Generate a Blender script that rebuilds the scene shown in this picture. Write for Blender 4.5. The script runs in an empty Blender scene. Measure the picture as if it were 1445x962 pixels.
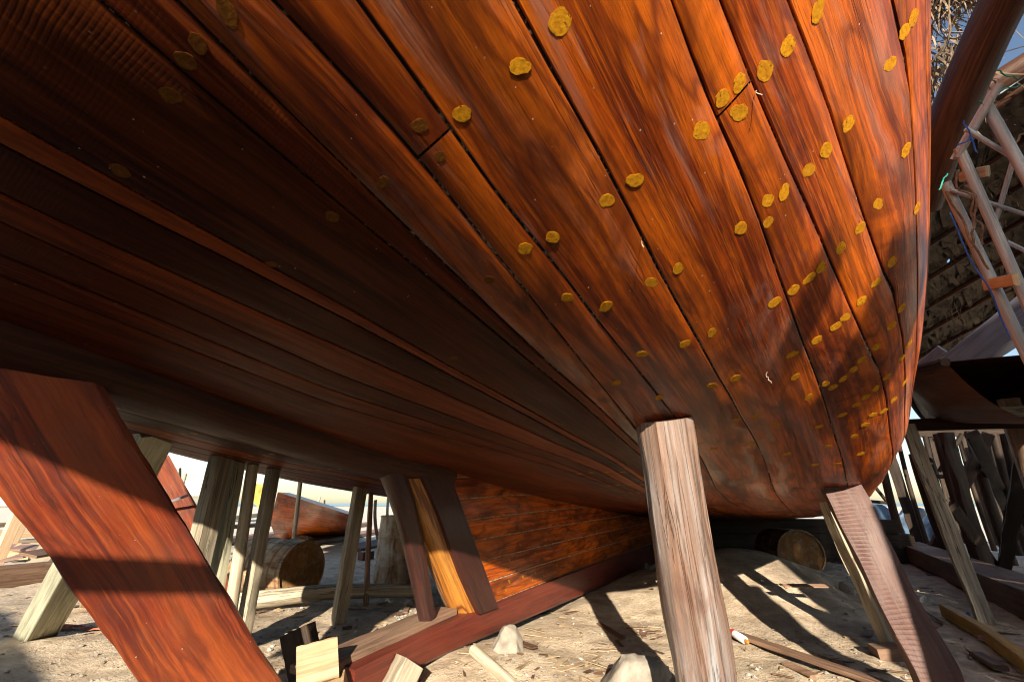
import bpy, math, random
import numpy as np
from mathutils import Vector, Matrix, noise
from mathutils.bvhtree import BVHTree

random.seed(7)
rnd = random.Random(11)
R = math.radians
SC = bpy.context.scene
COL = SC.collection

# ------------------------------------------------------------------ camera
FPX, PITCH, EYE = 642.0, R(19.6), 1.0
cam_d = bpy.data.cameras.new('camera')
cam = bpy.data.objects.new('camera', cam_d)
COL.objects.link(cam)
cam.location = (0, 0, EYE)
cam.rotation_euler = (R(90) + PITCH, 0, 0)
cam_d.sensor_width = 36.0
cam_d.lens = 36.0 * FPX / 1445.0
cam_d.clip_start, cam_d.clip_end = 0.02, 9000
SC.camera = cam
CP, SP = math.cos(PITCH), math.sin(PITCH)


def ray(u, v):
    x, y = u - 722.5, -(v - 481.0)
    return Vector((x, FPX * CP - y * SP, y * CP + FPX * SP)) / FPX


def P3(u, v, zc):
    return Vector((0, 0, EYE)) + ray(u, v) * zc


def G(u, v, z=0.0):
    r = ray(u, v)
    return Vector((0, 0, EYE)) + r * ((z - EYE) / r.z)


# ------------------------------------------------------------------ materials
class NT:
    def __init__(self, name):
        self.m = bpy.data.materials.new(name)
        self.m.use_nodes = True
        self.t = self.m.node_tree
        self.b = self.t.nodes['Principled BSDF']

    def node(self, typ, ins=None, **kw):
        n = self.t.nodes.new(typ)
        for k, v in kw.items():
            setattr(n, k, v)
        for k, v in (ins or {}).items():
            s = n.inputs[k]
            if hasattr(v, 'is_linked') or isinstance(v, bpy.types.NodeSocket):
                self.t.links.new(v, s)
            else:
                s.default_value = v
        return n

    def math(self, op, a, b=0.0, c=0.0, clamp=False):
        n = self.node('ShaderNodeMath', {0: a, 1: b, 2: c}, operation=op)
        n.use_clamp = clamp
        return n.outputs[0]

    def vmul(self, vec, xyz):
        return self.node('ShaderNodeVectorMath', {0: vec, 1: xyz}, operation='MULTIPLY').outputs[0]

    def vadd(self, a, b):
        return self.node('ShaderNodeVectorMath', {0: a, 1: b}, operation='ADD').outputs[0]

    def noise(self, vec, scale=1.0, detail=3.0, rough=0.55, dist=0.0):
        return self.node('ShaderNodeTexNoise', {'Vector': vec, 'Scale': scale, 'Detail': detail,
                                                'Roughness': rough, 'Distortion': dist}).outputs['Fac']

    def ramp(self, fac, a, b, lo=0.0, hi=1.0):
        n = self.node('ShaderNodeMapRange', {'Value': fac, 'From Min': a, 'From Max': b, 'To Min': lo, 'To Max': hi})
        return n.outputs['Result']

    def mix(self, fac, a, b, blend='MIX'):
        n = self.node('ShaderNodeMix', data_type='RGBA', blend_type=blend)
        n.clamp_factor = True
        for s, v in ((n.inputs[0], fac), (n.inputs[6], a), (n.inputs[7], b)):
            if isinstance(v, bpy.types.NodeSocket):
                self.t.links.new(v, s)
            elif isinstance(v, (tuple, list)):
                s.default_value = (*v[:3], 1.0)
            else:
                s.default_value = v
        return n.outputs[2]

    def set(self, **kw):
        for k, v in kw.items():
            s = self.b.inputs[k]
            if isinstance(v, bpy.types.NodeSocket):
                self.t.links.new(v, s)
            elif isinstance(v, (tuple, list)):
                s.default_value = (*v[:3], 1.0)
            else:
                s.default_value = v
        return self

    def bump(self, h, strength=0.3, dist=0.01, normal=None):
        n = self.node('ShaderNodeBump', {'Height': h, 'Strength': strength, 'Distance': dist})
        if normal is not None:
            self.t.links.new(normal, n.inputs['Normal'])
        self.t.links.new(n.outputs[0], self.b.inputs['Normal'])
        return n.outputs[0]

    def uv(self):
        u = self.node('ShaderNodeUVMap').outputs[0]
        tone = self.tone()
        off = self.node('ShaderNodeCombineXYZ', {0: self.math('MULTIPLY', tone, 37.3),
                                                 1: self.math('MULTIPLY', tone, 11.7), 2: self.math('MULTIPLY', tone, 5.1)})
        return u, self.vadd(u, off.outputs[0])

    def tone(self):
        if not hasattr(self, '_tone'):
            self._tone = self.node('ShaderNodeAttribute', attribute_name='tone').outputs['Fac']
        return self._tone


def wood(name, dark, mid, light, rough=0.4, coat=0.0, coat_rough=0.15, figure=0.5, fibre=0.6, tone_amt=0.6,
         stain=0.35, stain_col=(0.012, 0.006, 0.004), saw=0.0, saw_f=95.0, pale=0.0, pale_col=(0.4, 0.33, 0.28),
         bump=0.35, specks=0.0, crack=0.0, figf=7.0, spec=0.5, grime=0.0, blotch=0.0):
    m = NT(name)
    raw, uv = m.uv()
    tone = m.tone()
    low = m.noise(m.vmul(uv, (0.7, 4.0, 1)), 1.0, 3, 0.6)
    fig = m.noise(m.vmul(uv, (0.55, 3.6, 1)), 1.3, 3, 0.5, 0.9)
    ring = m.math('SINE', m.math('MULTIPLY', fig, figf * 6.283))
    ring = m.math('MULTIPLY_ADD', ring, 0.5, 0.5)
    fib = m.noise(m.vmul(uv, (9.0, 210.0, 1)), 1.0, 5, 0.7)
    pore = m.noise(m.vmul(uv, (34.0, 420.0, 1)), 1.0, 3, 0.6)
    fib2 = m.noise(m.vmul(uv, (1.2, 34.0, 1)), 1.0, 4, 0.6, 0.4)
    f1 = m.ramp(fib2, 0.39, 0.61)
    c = m.mix(f1, dark, mid)
    c = m.mix(m.math('MULTIPLY', m.ramp(low, 0.4, 0.7), 0.75), c, light)
    mid2 = m.noise(m.vmul(uv, (2.4, 75.0, 1)), 1.0, 4, 0.7, 0.3)
    c = m.mix(m.math('MULTIPLY', m.ramp(mid2, 0.50, 0.66), 0.6), c, light)
    c = m.mix(m.math('MULTIPLY', m.ramp(mid2, 0.46, 0.34), 0.55), c, m.mix(0.7, c, dark))
    c = m.mix(m.math('MULTIPLY', m.math('POWER', ring, 7.0), figure), c, m.mix(0.9, c, dark))
    c = m.mix(m.math('MULTIPLY', m.ramp(fib, 0.45, 0.3), fibre), c, m.mix(0.75, c, dark))
    c = m.mix(m.math('MULTIPLY', m.ramp(pore, 0.56, 0.68), 0.5 * fibre), c, m.mix(0.8, c, stain_col))
    v = m.ramp(tone, 0.0, 1.0, 1.0 - tone_amt * 0.5, 1.0 + tone_amt * 0.6)
    hsv = m.node('ShaderNodeHueSaturation', {'Hue': 0.5, 'Saturation': 1.0, 'Value': v, 'Color': c})
    c = hsv.outputs[0]
    if pale:
        pn = m.noise(m.vmul(uv, (1.6, 7.0, 1)), 1.0, 5, 0.65, 0.7)
        c = m.mix(m.math('MULTIPLY', m.ramp(pn, 0.56, 0.72), pale), c, pale_col)
    if stain:
        sn = m.noise(m.vmul(uv, (1.1, 4.2, 1)), 1.4, 6, 0.62, 0.8)
        c = m.mix(m.math('MULTIPLY', m.ramp(sn, 0.54, 0.74), stain), c, stain_col)
    if blotch:
        bn = m.noise(m.vmul(uv, (1.7, 3.0, 1)), 1.0, 5, 0.6, 1.2)
        c = m.mix(m.math('MULTIPLY', m.ramp(bn, 0.47, 0.63), blotch), c, m.mix(0.72, c, m.mix(0.5, dark, stain_col)))
    if grime:
        gn = m.noise(m.vmul(raw, (1.0, 1.0, 1)), 2.2, 6, 0.7)
        c = m.mix(m.math('MULTIPLY', m.ramp(gn, 0.45, 0.8), grime), c, (0.16, 0.13, 0.10))
    h = m.math('ADD', m.math('MULTIPLY', fib, 0.5), m.math('MULTIPLY', fib2, 0.6))
    h = m.math('ADD', h, m.math('MULTIPLY', ring, 0.25 * figure))
    rr = m.math('MULTIPLY_ADD', m.noise(m.vmul(raw, (3, 9, 1)), 1.0, 4, 0.6), 0.35, rough - 0.17)
    if saw:
        sx = m.node('ShaderNodeSeparateXYZ', {0: raw}).outputs
        wob = m.noise(m.vmul(raw, (2.0, 3.0, 1)), 1.0, 3)
        sp = m.math('ADD', m.math('MULTIPLY', sx[0], saw_f * 6.283), m.math('MULTIPLY', wob, 22.0))
        sp = m.math('ADD', sp, m.math('MULTIPLY', sx[1], 30.0))
        sw = m.math('MULTIPLY_ADD', m.math('SINE', sp), 0.5, 0.5)
        swm = m.math('MULTIPLY', m.ramp(m.noise(m.vmul(uv, (2.3, 5.5, 1)), 1.0, 4, 0.65), 0.46, 0.66), saw)
        sw = m.math('MULTIPLY', m.math('POWER', sw, 2.0), swm)
        c = m.mix(m.math('MULTIPLY', sw, 0.75), c, m.mix(0.8, c, stain_col))
        h = m.math('SUBTRACT', h, m.math('MULTIPLY', sw, 1.2))
    if crack:
        cn = m.noise(m.vmul(uv, (0.8, 17.0, 1)), 1.0, 5, 0.55, 0.5)
        cr = m.ramp(m.math('ABSOLUTE', m.math('SUBTRACT', cn, 0.5)), 0.0, 0.022, 1.0, 0.0)
        cr = m.math('MULTIPLY', cr, m.ramp(m.noise(m.vmul(uv, (0.9, 2, 1)), 1.2, 2), 0.45, 0.6))
        cr = m.math('MULTIPLY', cr, crack)
        c = m.mix(cr, c, (0.02, 0.014, 0.01))
        h = m.math('SUBTRACT', h, m.math('MULTIPLY', cr, 2.0))
    if specks:
        vo = m.node('ShaderNodeTexVoronoi', {'Vector': m.vmul(raw, (1, 1, 1)), 'Scale': 42.0, 'Randomness': 1.0})
        sn = m.node('ShaderNodeSeparateColor', {0: vo.outputs['Color']}).outputs
        dot = m.math('MULTIPLY', m.math('LESS_THAN', vo.outputs['Distance'], m.math('MULTIPLY', sn[1], 0.11)),
                     m.math('GREATER_THAN', sn[0], 0.62))
        dot = m.math('MULTIPLY', dot, m.ramp(m.noise(raw, 3.0, 2), 0.42, 0.6))
        c = m.mix(m.math('MULTIPLY', dot, specks), c, (0.75, 0.6, 0.5))
        h = m.math('ADD', h, m.math('MULTIPLY', dot, 0.8))
    m.set(**{'Base Color': c, 'Roughness': rr, 'Coat Weight': coat, 'Coat Roughness': coat_rough,
             'Specular IOR Level': spec})
    m.bump(h, bump, 0.004)
    return m.m


M = {}
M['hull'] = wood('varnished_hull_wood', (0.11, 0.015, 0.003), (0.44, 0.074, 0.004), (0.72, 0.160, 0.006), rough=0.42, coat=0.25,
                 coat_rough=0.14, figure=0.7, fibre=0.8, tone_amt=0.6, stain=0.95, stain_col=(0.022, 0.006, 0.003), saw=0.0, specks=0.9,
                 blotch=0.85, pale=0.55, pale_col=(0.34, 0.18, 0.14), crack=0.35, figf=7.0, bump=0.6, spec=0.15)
M['hullsaw_shade'] = wood('shade_darkened_sawn_wood', (0.030, 0.005, 0.002), (0.100, 0.017, 0.004), (0.19, 0.042, 0.007), rough=0.5, coat=0.0,
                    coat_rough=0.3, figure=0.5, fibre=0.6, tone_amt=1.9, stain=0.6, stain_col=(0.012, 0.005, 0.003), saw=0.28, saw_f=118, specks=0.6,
                    pale=0.0, figf=5.0, bump=0.35, spec=0.08)  # saw marks, with base colour darkened to paint in the underside's shade
M['horn'] = wood('dark_horn_timber_wood', (0.02, 0.006, 0.004), (0.05, 0.013, 0.006), (0.08, 0.022, 0.009), rough=0.6, stain=0.5, crack=0.5, bump=0.6, spec=0.2)
M['red'] = wood('red_stained_timber', (0.09, 0.012, 0.006), (0.22, 0.032, 0.009), (0.36, 0.075, 0.012), rough=0.45, coat=0.3,
                coat_rough=0.3, figure=0.6, fibre=0.6, tone_amt=0.3, stain=0.75, stain_col=(.05, .008, .005), bump=0.5, figf=6, crack=0.5, specks=0.5, grime=0.18)
M['keel'] = wood('red_painted_keel_wood', (0.05, 0.007, 0.005), (0.125, 0.017, 0.009), (0.17, 0.03, 0.013), rough=0.5, coat=0.2,
                 coat_rough=0.3, figure=0.3, stain=0.4, bump=0.35)
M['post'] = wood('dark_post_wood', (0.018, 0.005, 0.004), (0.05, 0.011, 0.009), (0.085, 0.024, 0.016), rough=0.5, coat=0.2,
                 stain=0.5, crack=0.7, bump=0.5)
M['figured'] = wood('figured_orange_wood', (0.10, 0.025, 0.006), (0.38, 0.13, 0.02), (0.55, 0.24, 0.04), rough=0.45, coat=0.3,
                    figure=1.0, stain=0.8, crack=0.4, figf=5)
M['log'] = wood('weathered_log_wood', (0.11, 0.075, 0.062), (0.29, 0.26, 0.245), (0.33, 0.17, 0.10), rough=0.5, coat=0.1,
                figure=0.25, fibre=0.8, tone_amt=0.2, stain=0.85, stain_col=(0.15, 0.06, 0.04), pale=0.75, pale_col=(0.40, 0.40, 0.41),
                crack=0.45, bump=0.9, grime=.3)
M['sawn'] = wood('rough_sawn_red_wood', (0.035, 0.013, 0.009), (0.085, 0.034, 0.024), (0.14, 0.064, 0.045), rough=0.6, figure=0.3, saw=1.0,
                 saw_f=42, tone_amt=0.3, stain=0.6, stain_col=(.05, .015, .012), pale=.5, pale_col=(.22, .14, .11), bump=0.7)
M['pale'] = wood('pale_weathered_wood', (0.20, 0.16, 0.11), (0.42, 0.36, 0.26), (0.55, 0.48, 0.36), rough=0.7, figure=0.3, tone_amt=0.5,
                 stain=0.45, stain_col=(0.10, 0.08, 0.06), crack=0.8, bump=0.6, spec=0.25)
M['green'] = wood('grey_green_weathered_wood', (0.17, 0.16, 0.11), (0.34, 0.33, 0.23), (0.45, 0.43, 0.31), rough=0.7, figure=0.2,
                  stain=0.3, crack=1.0, bump=0.5, spec=0.25)
M['fresh'] = wood('fresh_cut_wood', (0.36, 0.22, 0.12), (0.55, 0.38, 0.22), (0.62, 0.46, 0.28), rough=0.65, figure=0.5, tone_amt=0.7,
                  stain=0.2, stain_col=(0.2, 0.1, 0.05), saw=0.3, saw_f=40, bump=0.4, spec=0.25)
M['brown'] = wood('brown_scrap_wood', (0.09, 0.05, 0.03), (0.21, 0.12, 0.075), (0.30, 0.19, 0.13), rough=0.65, figure=0.4, tone_amt=0.9,
                  stain=0.4, crack=0.5, bump=0.5, spec=0.25)
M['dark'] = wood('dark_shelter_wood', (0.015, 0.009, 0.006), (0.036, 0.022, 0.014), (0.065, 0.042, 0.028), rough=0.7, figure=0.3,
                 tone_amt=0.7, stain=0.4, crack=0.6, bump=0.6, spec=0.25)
M['rafter'] = wood('brown_pole_wood', (0.03, 0.011, 0.006), (0.075, 0.026, 0.012), (0.12, 0.05, 0.022), rough=0.6, figure=0.4,
                   tone_amt=0.5, stain=0.5, crack=0.6, bump=0.6, spec=0.25)
M['greypole'] = wood('grey_scaffold_pole', (0.20, 0.20, 0.20), (0.38, 0.40, 0.42), (0.50, 0.53, 0.56), rough=0.6, figure=0.1,
                     tone_amt=0.5, stain=0.4, stain_col=(0.18, 0.11, 0.07), bump=0.3)
M['greyplank'] = wood('grey_blue_painted_plank', (0.11, 0.11, 0.13), (0.17, 0.17, 0.20), (0.23, 0.23, 0.27), rough=0.6, figure=0.2,
                      tone_amt=0.5, stain=0.3, bump=0.4)
M['yellow'] = wood('yellow_ochre_wood', (0.26, 0.12, 0.015), (0.46, 0.25, 0.03), (0.55, 0.33, 0.06), rough=0.6, figure=0.4, stain=0.3, bump=0.4)
M['pinkwood'] = wood('pinkish_timber', (0.14, 0.075, 0.055), (0.28, 0.16, 0.125), (0.36, 0.23, 0.18), rough=0.65, figure=0.3, stain=0.3, bump=0.4)


def plug_mat(name='orange_plug_putty', a=(0.46, 0.17, 0.006), b=(0.74, 0.35, 0.012)):
    m = NT(name)
    raw, uv = m.uv()
    g_ = m.node('ShaderNodeObjectInfo').outputs['Random']
    n = m.noise(m.vadd(m.vmul(uv, (60, 60, 1)), m.node('ShaderNodeCombineXYZ', {0: m.math('MULTIPLY', g_, 50.0)}).outputs[0]), 1.0, 5, 0.7)
    r = m.noise(m.vmul(uv, (70, 70, 1)), 1.0, 3, 0.6, 0.6)
    c = m.mix(m.ramp(n, 0.35, 0.65), a, b)
    c = m.mix(m.ramp(r, 0.58, 0.70), c, (0.10, 0.032, 0.006))
    c = m.mix(m.math('MULTIPLY', g_, 0.45), c, m.mix(0.55, c, (0.12, 0.035, 0.006)))
    m.set(**{'Base Color': c, 'Roughness': 0.7, 'Specular IOR Level': 0.1})
    m.bump(n, 0.45, 0.003)
    return m.m


def caulk_mat():
    m = NT('seam_caulking')
    raw, uv = m.uv()
    n = m.noise(m.vmul(raw, (60, 60, 60)), 1.0, 4, 0.7)
    l = m.noise(m.vmul(raw, (4, 4, 4)), 1.0, 3)
    f = m.ramp(m.math('ADD', n, m.math('MULTIPLY', m.math('SUBTRACT', l, 0.5), 0.7)), 0.56, 0.64)
    m.set(**{'Base Color': m.mix(f, (0.010, 0.006, 0.004), (0.72, 0.55, 0.38)), 'Roughness': 0.8})
    return m.m


def ground_mat():
    m = NT('sandy_ground')
    p = m.node('ShaderNodeNewGeometry').outputs['Position']
    a = m.noise(p, 0.55, 6, 0.6)
    b = m.noise(p, 5.0, 8, 0.7)
    g = m.noise(p, 60.0, 4, 0.7)
    c = m.mix(m.ramp(b, 0.3, 0.7), (0.34, 0.245, 0.16), (0.78, 0.64, 0.47))
    c = m.mix(m.ramp(a, 0.52, 0.68, 0, 0.7), c, (0.16, 0.12, 0.095))
    c = m.mix(m.ramp(g, 0.6, 0.75, 0, 0.6), c, (0.55, 0.47, 0.37))
    c = m.mix(m.ramp(g, 0.42, 0.3, 0, 0.6), c, (0.09, 0.06, 0.045))
    vo = m.node('ShaderNodeTexVoronoi', {'Vector': p, 'Scale': 34.0})
    sep = m.node('ShaderNodeSeparateColor', {0: vo.outputs['Color']}).outputs
    st = m.math('MULTIPLY', m.math('GREATER_THAN', sep[0], 0.86),
                m.ramp(vo.outputs['Distance'], 0.16, 0.30, 1, 0))
    c = m.mix(m.math('MULTIPLY', st, 0.8), c, m.mix(sep[1], (0.2, 0.17, 0.14), (0.62, 0.57, 0.5)))
    # the open yard beyond is paler dry sand
    far = m.node('ShaderNodeVectorMath', {0: p}, operation='LENGTH').outputs['Value']
    c = m.mix(m.ramp(far, 8.0, 16.0, 0, 0.9), c, (0.70, 0.64, 0.54))
    h = m.math('ADD', m.math('MULTIPLY', b, 1.0), m.math('MULTIPLY', g, 0.35))
    h = m.math('ADD', h, m.math('MULTIPLY', st, 0.4))
    m.set(**{'Base Color': c, 'Roughness': 0.95, 'Specular IOR Level': 0.15})
    m.bump(h, 0.9, 0.035)
    return m.m


def simple(name, col, rough=0.6, var=0.3, scale=8.0, col2=None, metal=0.0, bump=0.2, spec=0.4):
    m = NT(name)
    p = m.node('ShaderNodeTexCoord').outputs['Object']
    n = m.noise(p, scale, 6, 0.65, 0.3)
    c2 = col2 or tuple(x * (1 - var) for x in col)
    m.set(**{'Base Color': m.mix(m.ramp(n, 0.4, 0.62), col, c2), 'Roughness': rough, 'Metallic': metal, 'Specular IOR Level': spec})
    m.bump(n, bump, 0.01)
    return m.m


def barrel_mat(name, paint, rust1, rust2, bands=True):
    m = NT(name)
    p = m.node('ShaderNodeTexCoord').outputs['Object']
    sx = m.node('ShaderNodeSeparateXYZ', {0: p}).outputs
    n = m.noise(p, 6.0, 7, 0.7, 0.4)
    n2 = m.noise(m.vmul(p, (14, 14, 3)), 1.0, 5, 0.65)
    c = m.mix(m.ramp(n, 0.42, 0.58), paint, rust1)
    c = m.mix(m.ramp(n2, 0.48, 0.66), c, rust2)
    if bands:
        w = m.math('SINE', m.math('MULTIPLY', sx[2], 52.0))
        c = m.mix(m.math('MULTIPLY', m.ramp(w, 0.5, 0.95), 0.55), c, rust2)
    m.set(**{'Base Color': c, 'Roughness': 0.75, 'Specular IOR Level': 0.3})
    m.bump(n2, 0.4, 0.006)
    return m.m


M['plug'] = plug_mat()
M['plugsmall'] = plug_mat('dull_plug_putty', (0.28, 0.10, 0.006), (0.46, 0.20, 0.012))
M['plugshade'] = plug_mat('shade_tinted_plug_putty', (0.10, 0.030, 0.004), (0.20, 0.075, 0.008))  # putty darkened to paint shade onto plugs under the left of the hull
M['caulk'] = caulk_mat()
M['ground'] = ground_mat()
M['rustbarrel'] = barrel_mat('rusty_barrel_paint', (0.46, 0.36, 0.22), (0.36, 0.20, 0.10), (0.10, 0.05, 0.02))
M['rustdrum'] = barrel_mat('rust_streaked_drum_paint', (0.62, 0.54, 0.42), (0.50, 0.33, 0.18), (0.22, 0.08, 0.03), bands=False)
M['rustlid'] = barrel_mat('rusty_lid', (0.33, 0.15, 0.04), (0.25, 0.11, 0.035), (0.4, 0.27, 0.16), bands=False)
M['inside'] = simple('barrel_inside', (0.16, 0.085, 0.045), 0.8, 0.6, 5)
M['black'] = simple('black_bung', (0.012, 0.01, 0.009), 0.7)
M['stone'] = simple('pale_stone', (0.36, 0.31, 0.25), 0.9, 0.5, 7, bump=0.8)
M['pebble'] = simple('pebbles', (0.44, 0.40, 0.35), 0.85, 0.5, 12)
M['white'] = simple('white_paint', (0.80, 0.79, 0.76), 0.5, 0.1, 3)
M['whiteplastic'] = simple('white_plastic', (0.82, 0.82, 0.82), 0.35, 0.05, 3)
M['orangecap'] = simple('orange_plastic', (0.75, 0.22, 0.03), 0.4, 0.2, 3)
M['redprint'] = simple('red_print', (0.65, 0.08, 0.04), 0.4, 0.2, 3)
M['cloth'] = simple('orange_cloth', (0.58, 0.18, 0.10), 0.9, 0.5, 14)
M['greencloth'] = simple('green_yellow_cloth', (0.34, 0.33, 0.14), 0.9, 0.4, 6)
M['bluestuff'] = simple('blue_plastic', (0.05, 0.14, 0.36), 0.5, 0.3, 6)
M['bluetarp'] = simple('blue_grey_tarp', (0.09, 0.14, 0.22), 0.42, 0.5, 3)
M['bluerope'] = simple('blue_rope', (0.03, 0.12, 0.5), 0.8, 0.4, 40)
M['greenrope'] = simple('green_rope', (0.02, 0.30, 0.22), 0.8, 0.4, 40)
M['vine'] = simple('brown_fibre_rope', (0.22, 0.14, 0.09), 0.85, 0.5, 30)
M['thatch'] = simple('dry_palm_thatch', (0.16, 0.115, 0.075), 0.9, 0.7, 4)
M['frond'] = simple('dry_palm_blades', (0.34, 0.24, 0.155), 0.75, 0.7, 5)
M['sea'] = simple('sea_water', (0.10, 0.24, 0.32), 0.25, 0.2, 0.02)
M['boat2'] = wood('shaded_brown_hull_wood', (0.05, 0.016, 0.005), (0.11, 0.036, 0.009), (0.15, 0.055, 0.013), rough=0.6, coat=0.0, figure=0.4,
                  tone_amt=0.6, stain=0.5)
M['chips'] = simple('wood_chips', (0.5, 0.36, 0.22), 0.85, 0.5, 9)


# ------------------------------------------------------------------ mesh helpers
class MB:
    def __init__(self):
        self.v, self.f, self.uv, self.tone, self.mi = [], [], [], [], []

    def face(self, idx, uvs, tone=0.5, mi=0):
        self.f.append(tuple(idx)); self.uv.extend(uvs); self.tone.append(tone); self.mi.append(mi)

    def grid(self, pts, uvs, tone=0.5, mi=0, wrap=False):
        n, k = len(pts), len(pts[0])
        b = len(self.v)
        for r in pts:
            self.v.extend(tuple(p) for p in r)
        for i in range(n - 1):
            for j in range(k - 1):
                q = (b + i * k + j, b + (i + 1) * k + j, b + (i + 1) * k + j + 1, b + i * k + j + 1)
                self.face(q, (uvs[i][j], uvs[i + 1][j], uvs[i + 1][j + 1], uvs[i][j + 1]), tone, mi)
        return b

    def poly(self, pts, tone=0.5, mi=0, uvs=None):
        b = len(self.v)
        self.v.extend(tuple(p) for p in pts)
        self.face(range(b, b + len(pts)), uvs or [(p[0], p[1]) for p in pts], tone, mi)

    def build(self, name, mats, parent=None, off=None, smooth=True, angle=0.7, matrix=None):
        me = bpy.data.meshes.new(name)
        vv = self.v
        if off is not None:
            vv = [(p[0] - off[0], p[1] - off[1], p[2] - off[2]) for p in vv]
        me.from_pydata(vv, [], self.f)
        for m in (mats if isinstance(mats, (list, tuple)) else [mats]):
            me.materials.append(m)
        ul = me.uv_layers.new(name='UVMap')
        ul.data.foreach_set('uv', [c for p in self.uv for c in p])
        at = me.attributes.new('tone', 'FLOAT', 'FACE')
        at.data.foreach_set('value', self.tone)
        me.polygons.foreach_set('material_index', self.mi)
        if smooth:
            me.polygons.foreach_set('use_smooth', [True] * len(self.f))
            me.set_sharp_from_angle(angle=angle)
        me.update()
        o = bpy.data.objects.new(name, me)
        COL.objects.link(o)
        if matrix is not None:
            o.matrix_basis = matrix
        elif off is not None and parent is None:
            o.location = off
        if parent is not None:
            o.parent = parent
            if matrix is not None:
                o.matrix_basis = Matrix.Translation(-Vector(parent.location)) @ matrix
        return o


def tag(o, label=None, cat=None, group=None, kind=None):
    if label: o['label'] = label
    if cat: o['category'] = cat
    if group: o['group'] = group
    if kind: o['kind'] = kind
    return o


def empty(name, loc, label, cat, group=None):
    o = bpy.data.objects.new(name, None)
    o.empty_display_size = 0.1
    COL.objects.link(o)
    o.location = loc
    return tag(o, label, cat, group)


def frame(p0, p1, face=None, rot=0.0):
    p0, p1 = Vector(p0), Vector(p1)
    L = (p1 - p0).normalized()
    if face is None:
        face = Vector((0, 0, EYE)) - (p0 + p1) / 2
    face = Vector(face)
    N = (face - L * face.dot(L)).normalized()
    if rot:
        N = Matrix.Rotation(R(rot), 3, L) @ N
    S = N.cross(L).normalized()          # L x S = N ... right handed S, N, L
    S = -S if S.cross(N).dot(L) < 0 else S
    m = Matrix.Identity(4)
    for i in range(3):
        m[i][0], m[i][1], m[i][2], m[i][3] = S[i], N[i], L[i], p0[i]
    return m, (p1 - p0).length


def timber_mb(length, w, t, seg=8, bev=0.006, jit=0.004, taper=1.0, tone=None, bend=0.0, edge=None, seed=None):
    """board of section w (local x) by t (local y) along local z"""
    r = random.Random(seed if seed is not None else rnd.random())
    tone = r.random() if tone is None else tone
    mb = MB()
    b = min(bev, w * 0.2, t * 0.2)
    hw, ht = w / 2, t / 2
    prof = [(-hw + b, -ht), (hw - b, -ht), (hw, -ht + b), (hw, ht - b), (hw - b, ht), (-hw + b, ht), (-hw, ht - b), (-hw, -ht + b)]
    per = [0.0]
    for i in range(8):
        a, c = prof[i], prof[(i + 1) % 8]
        per.append(per[-1] + math.hypot(a[0] - c[0], a[1] - c[1]))
    rows, uvs = [], []
    o1, o2 = r.random() * 9, r.random() * 9
    for i in range(seg + 1):
        f = i / seg
        k = 1 + (taper - 1) * f
        bx = bend * math.sin(f * math.pi)
        row, ur = [], []
        for j in range(9):
            x, y = prof[j % 8]
            e = 0.0
            if edge:
                e = edge * (noise.noise(Vector((f * length * 2.1 + o1, j % 8, o2)))) * (1 if x > 0 else -1)
            row.append((x * k + bx + e + r.uniform(-jit, jit) * 0.5, y * k + r.uniform(-jit, jit) * 0.5, f * length))
            ur.append((f * length, per[j]))
        row[8] = row[0]
        rows.append(row); uvs.append(ur)
    mb.grid(rows, uvs, tone)
    for row, rev in ((rows[0], False), (rows[-1], True)):
        pts = row[:8]
        pts = pts[::-1] if rev else pts
        mb.poly(pts, tone, 0, [(p[0] * 0.3, p[1] * 4) for p in pts])
    return mb


def timber(name, label, cat, p0, p1, w, t, mat, face=None, rot=0.0, group=None, parent=None, **kw):
    m, L = frame(p0, p1, face, rot)
    o = timber_mb(L, w, t, **kw).build(name, mat, parent, matrix=m, angle=0.5)
    if parent is None:
        tag(o, label, cat, group)
    elif label:
        tag(o, label)
    return o


def log_mb(length, r0, r1, seg=18, n=20, rough=0.06, tone=None, bend=0.0, seed=None, knots=0):
    r = random.Random(seed if seed is not None else rnd.random())
    tone = r.random() if tone is None else tone
    mb = MB()
    o1 = r.random() * 50
    rows, uvs = [], []
    for i in range(seg + 1):
        f = i / seg
        rad = r0 + (r1 - r0) * f
        row, ur = [], []
        bx, by = bend * math.sin(f * math.pi), bend * 0.5 * math.sin(f * math.pi * 1.7)
        for j in range(n + 1):
            a = 2 * math.pi * (j % n) / n
            d = 1 + rough * noise.noise(Vector((math.cos(a) * 1.5 + o1, math.sin(a) * 1.5, f * length * 1.6))) \
                + rough * 0.5 * noise.noise(Vector((math.cos(a) * 5 + o1, math.sin(a) * 5, f * length * 3)))
            row.append((rad * d * math.cos(a) + bx, rad * d * math.sin(a) + by, f * length))
            ur.append((f * length, j / n * 2 * math.pi * r0))
        rows.append(row); uvs.append(ur)
    mb.grid(rows, uvs, tone)
    mb.poly(rows[0][:n], tone, 0, [(p[0] * .3, p[1] * 4) for p in rows[0][:n]])
    mb.poly(rows[-1][:n][::-1], tone, 0, [(p[0] * .3, p[1] * 4) for p in rows[-1][:n][::-1]])
    return mb


def log(name, label, cat, p0, p1, r0, r1, mat, group=None, parent=None, rot=0.0, face=None, **kw):
    m, L = frame(p0, p1, face, rot)
    o = log_mb(L, r0, r1, **kw).build(name, mat, parent, matrix=m, angle=0.9)
    if parent is None:
        tag(o, label, cat, group)
    elif label:
        tag(o, label)
    return o


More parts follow.
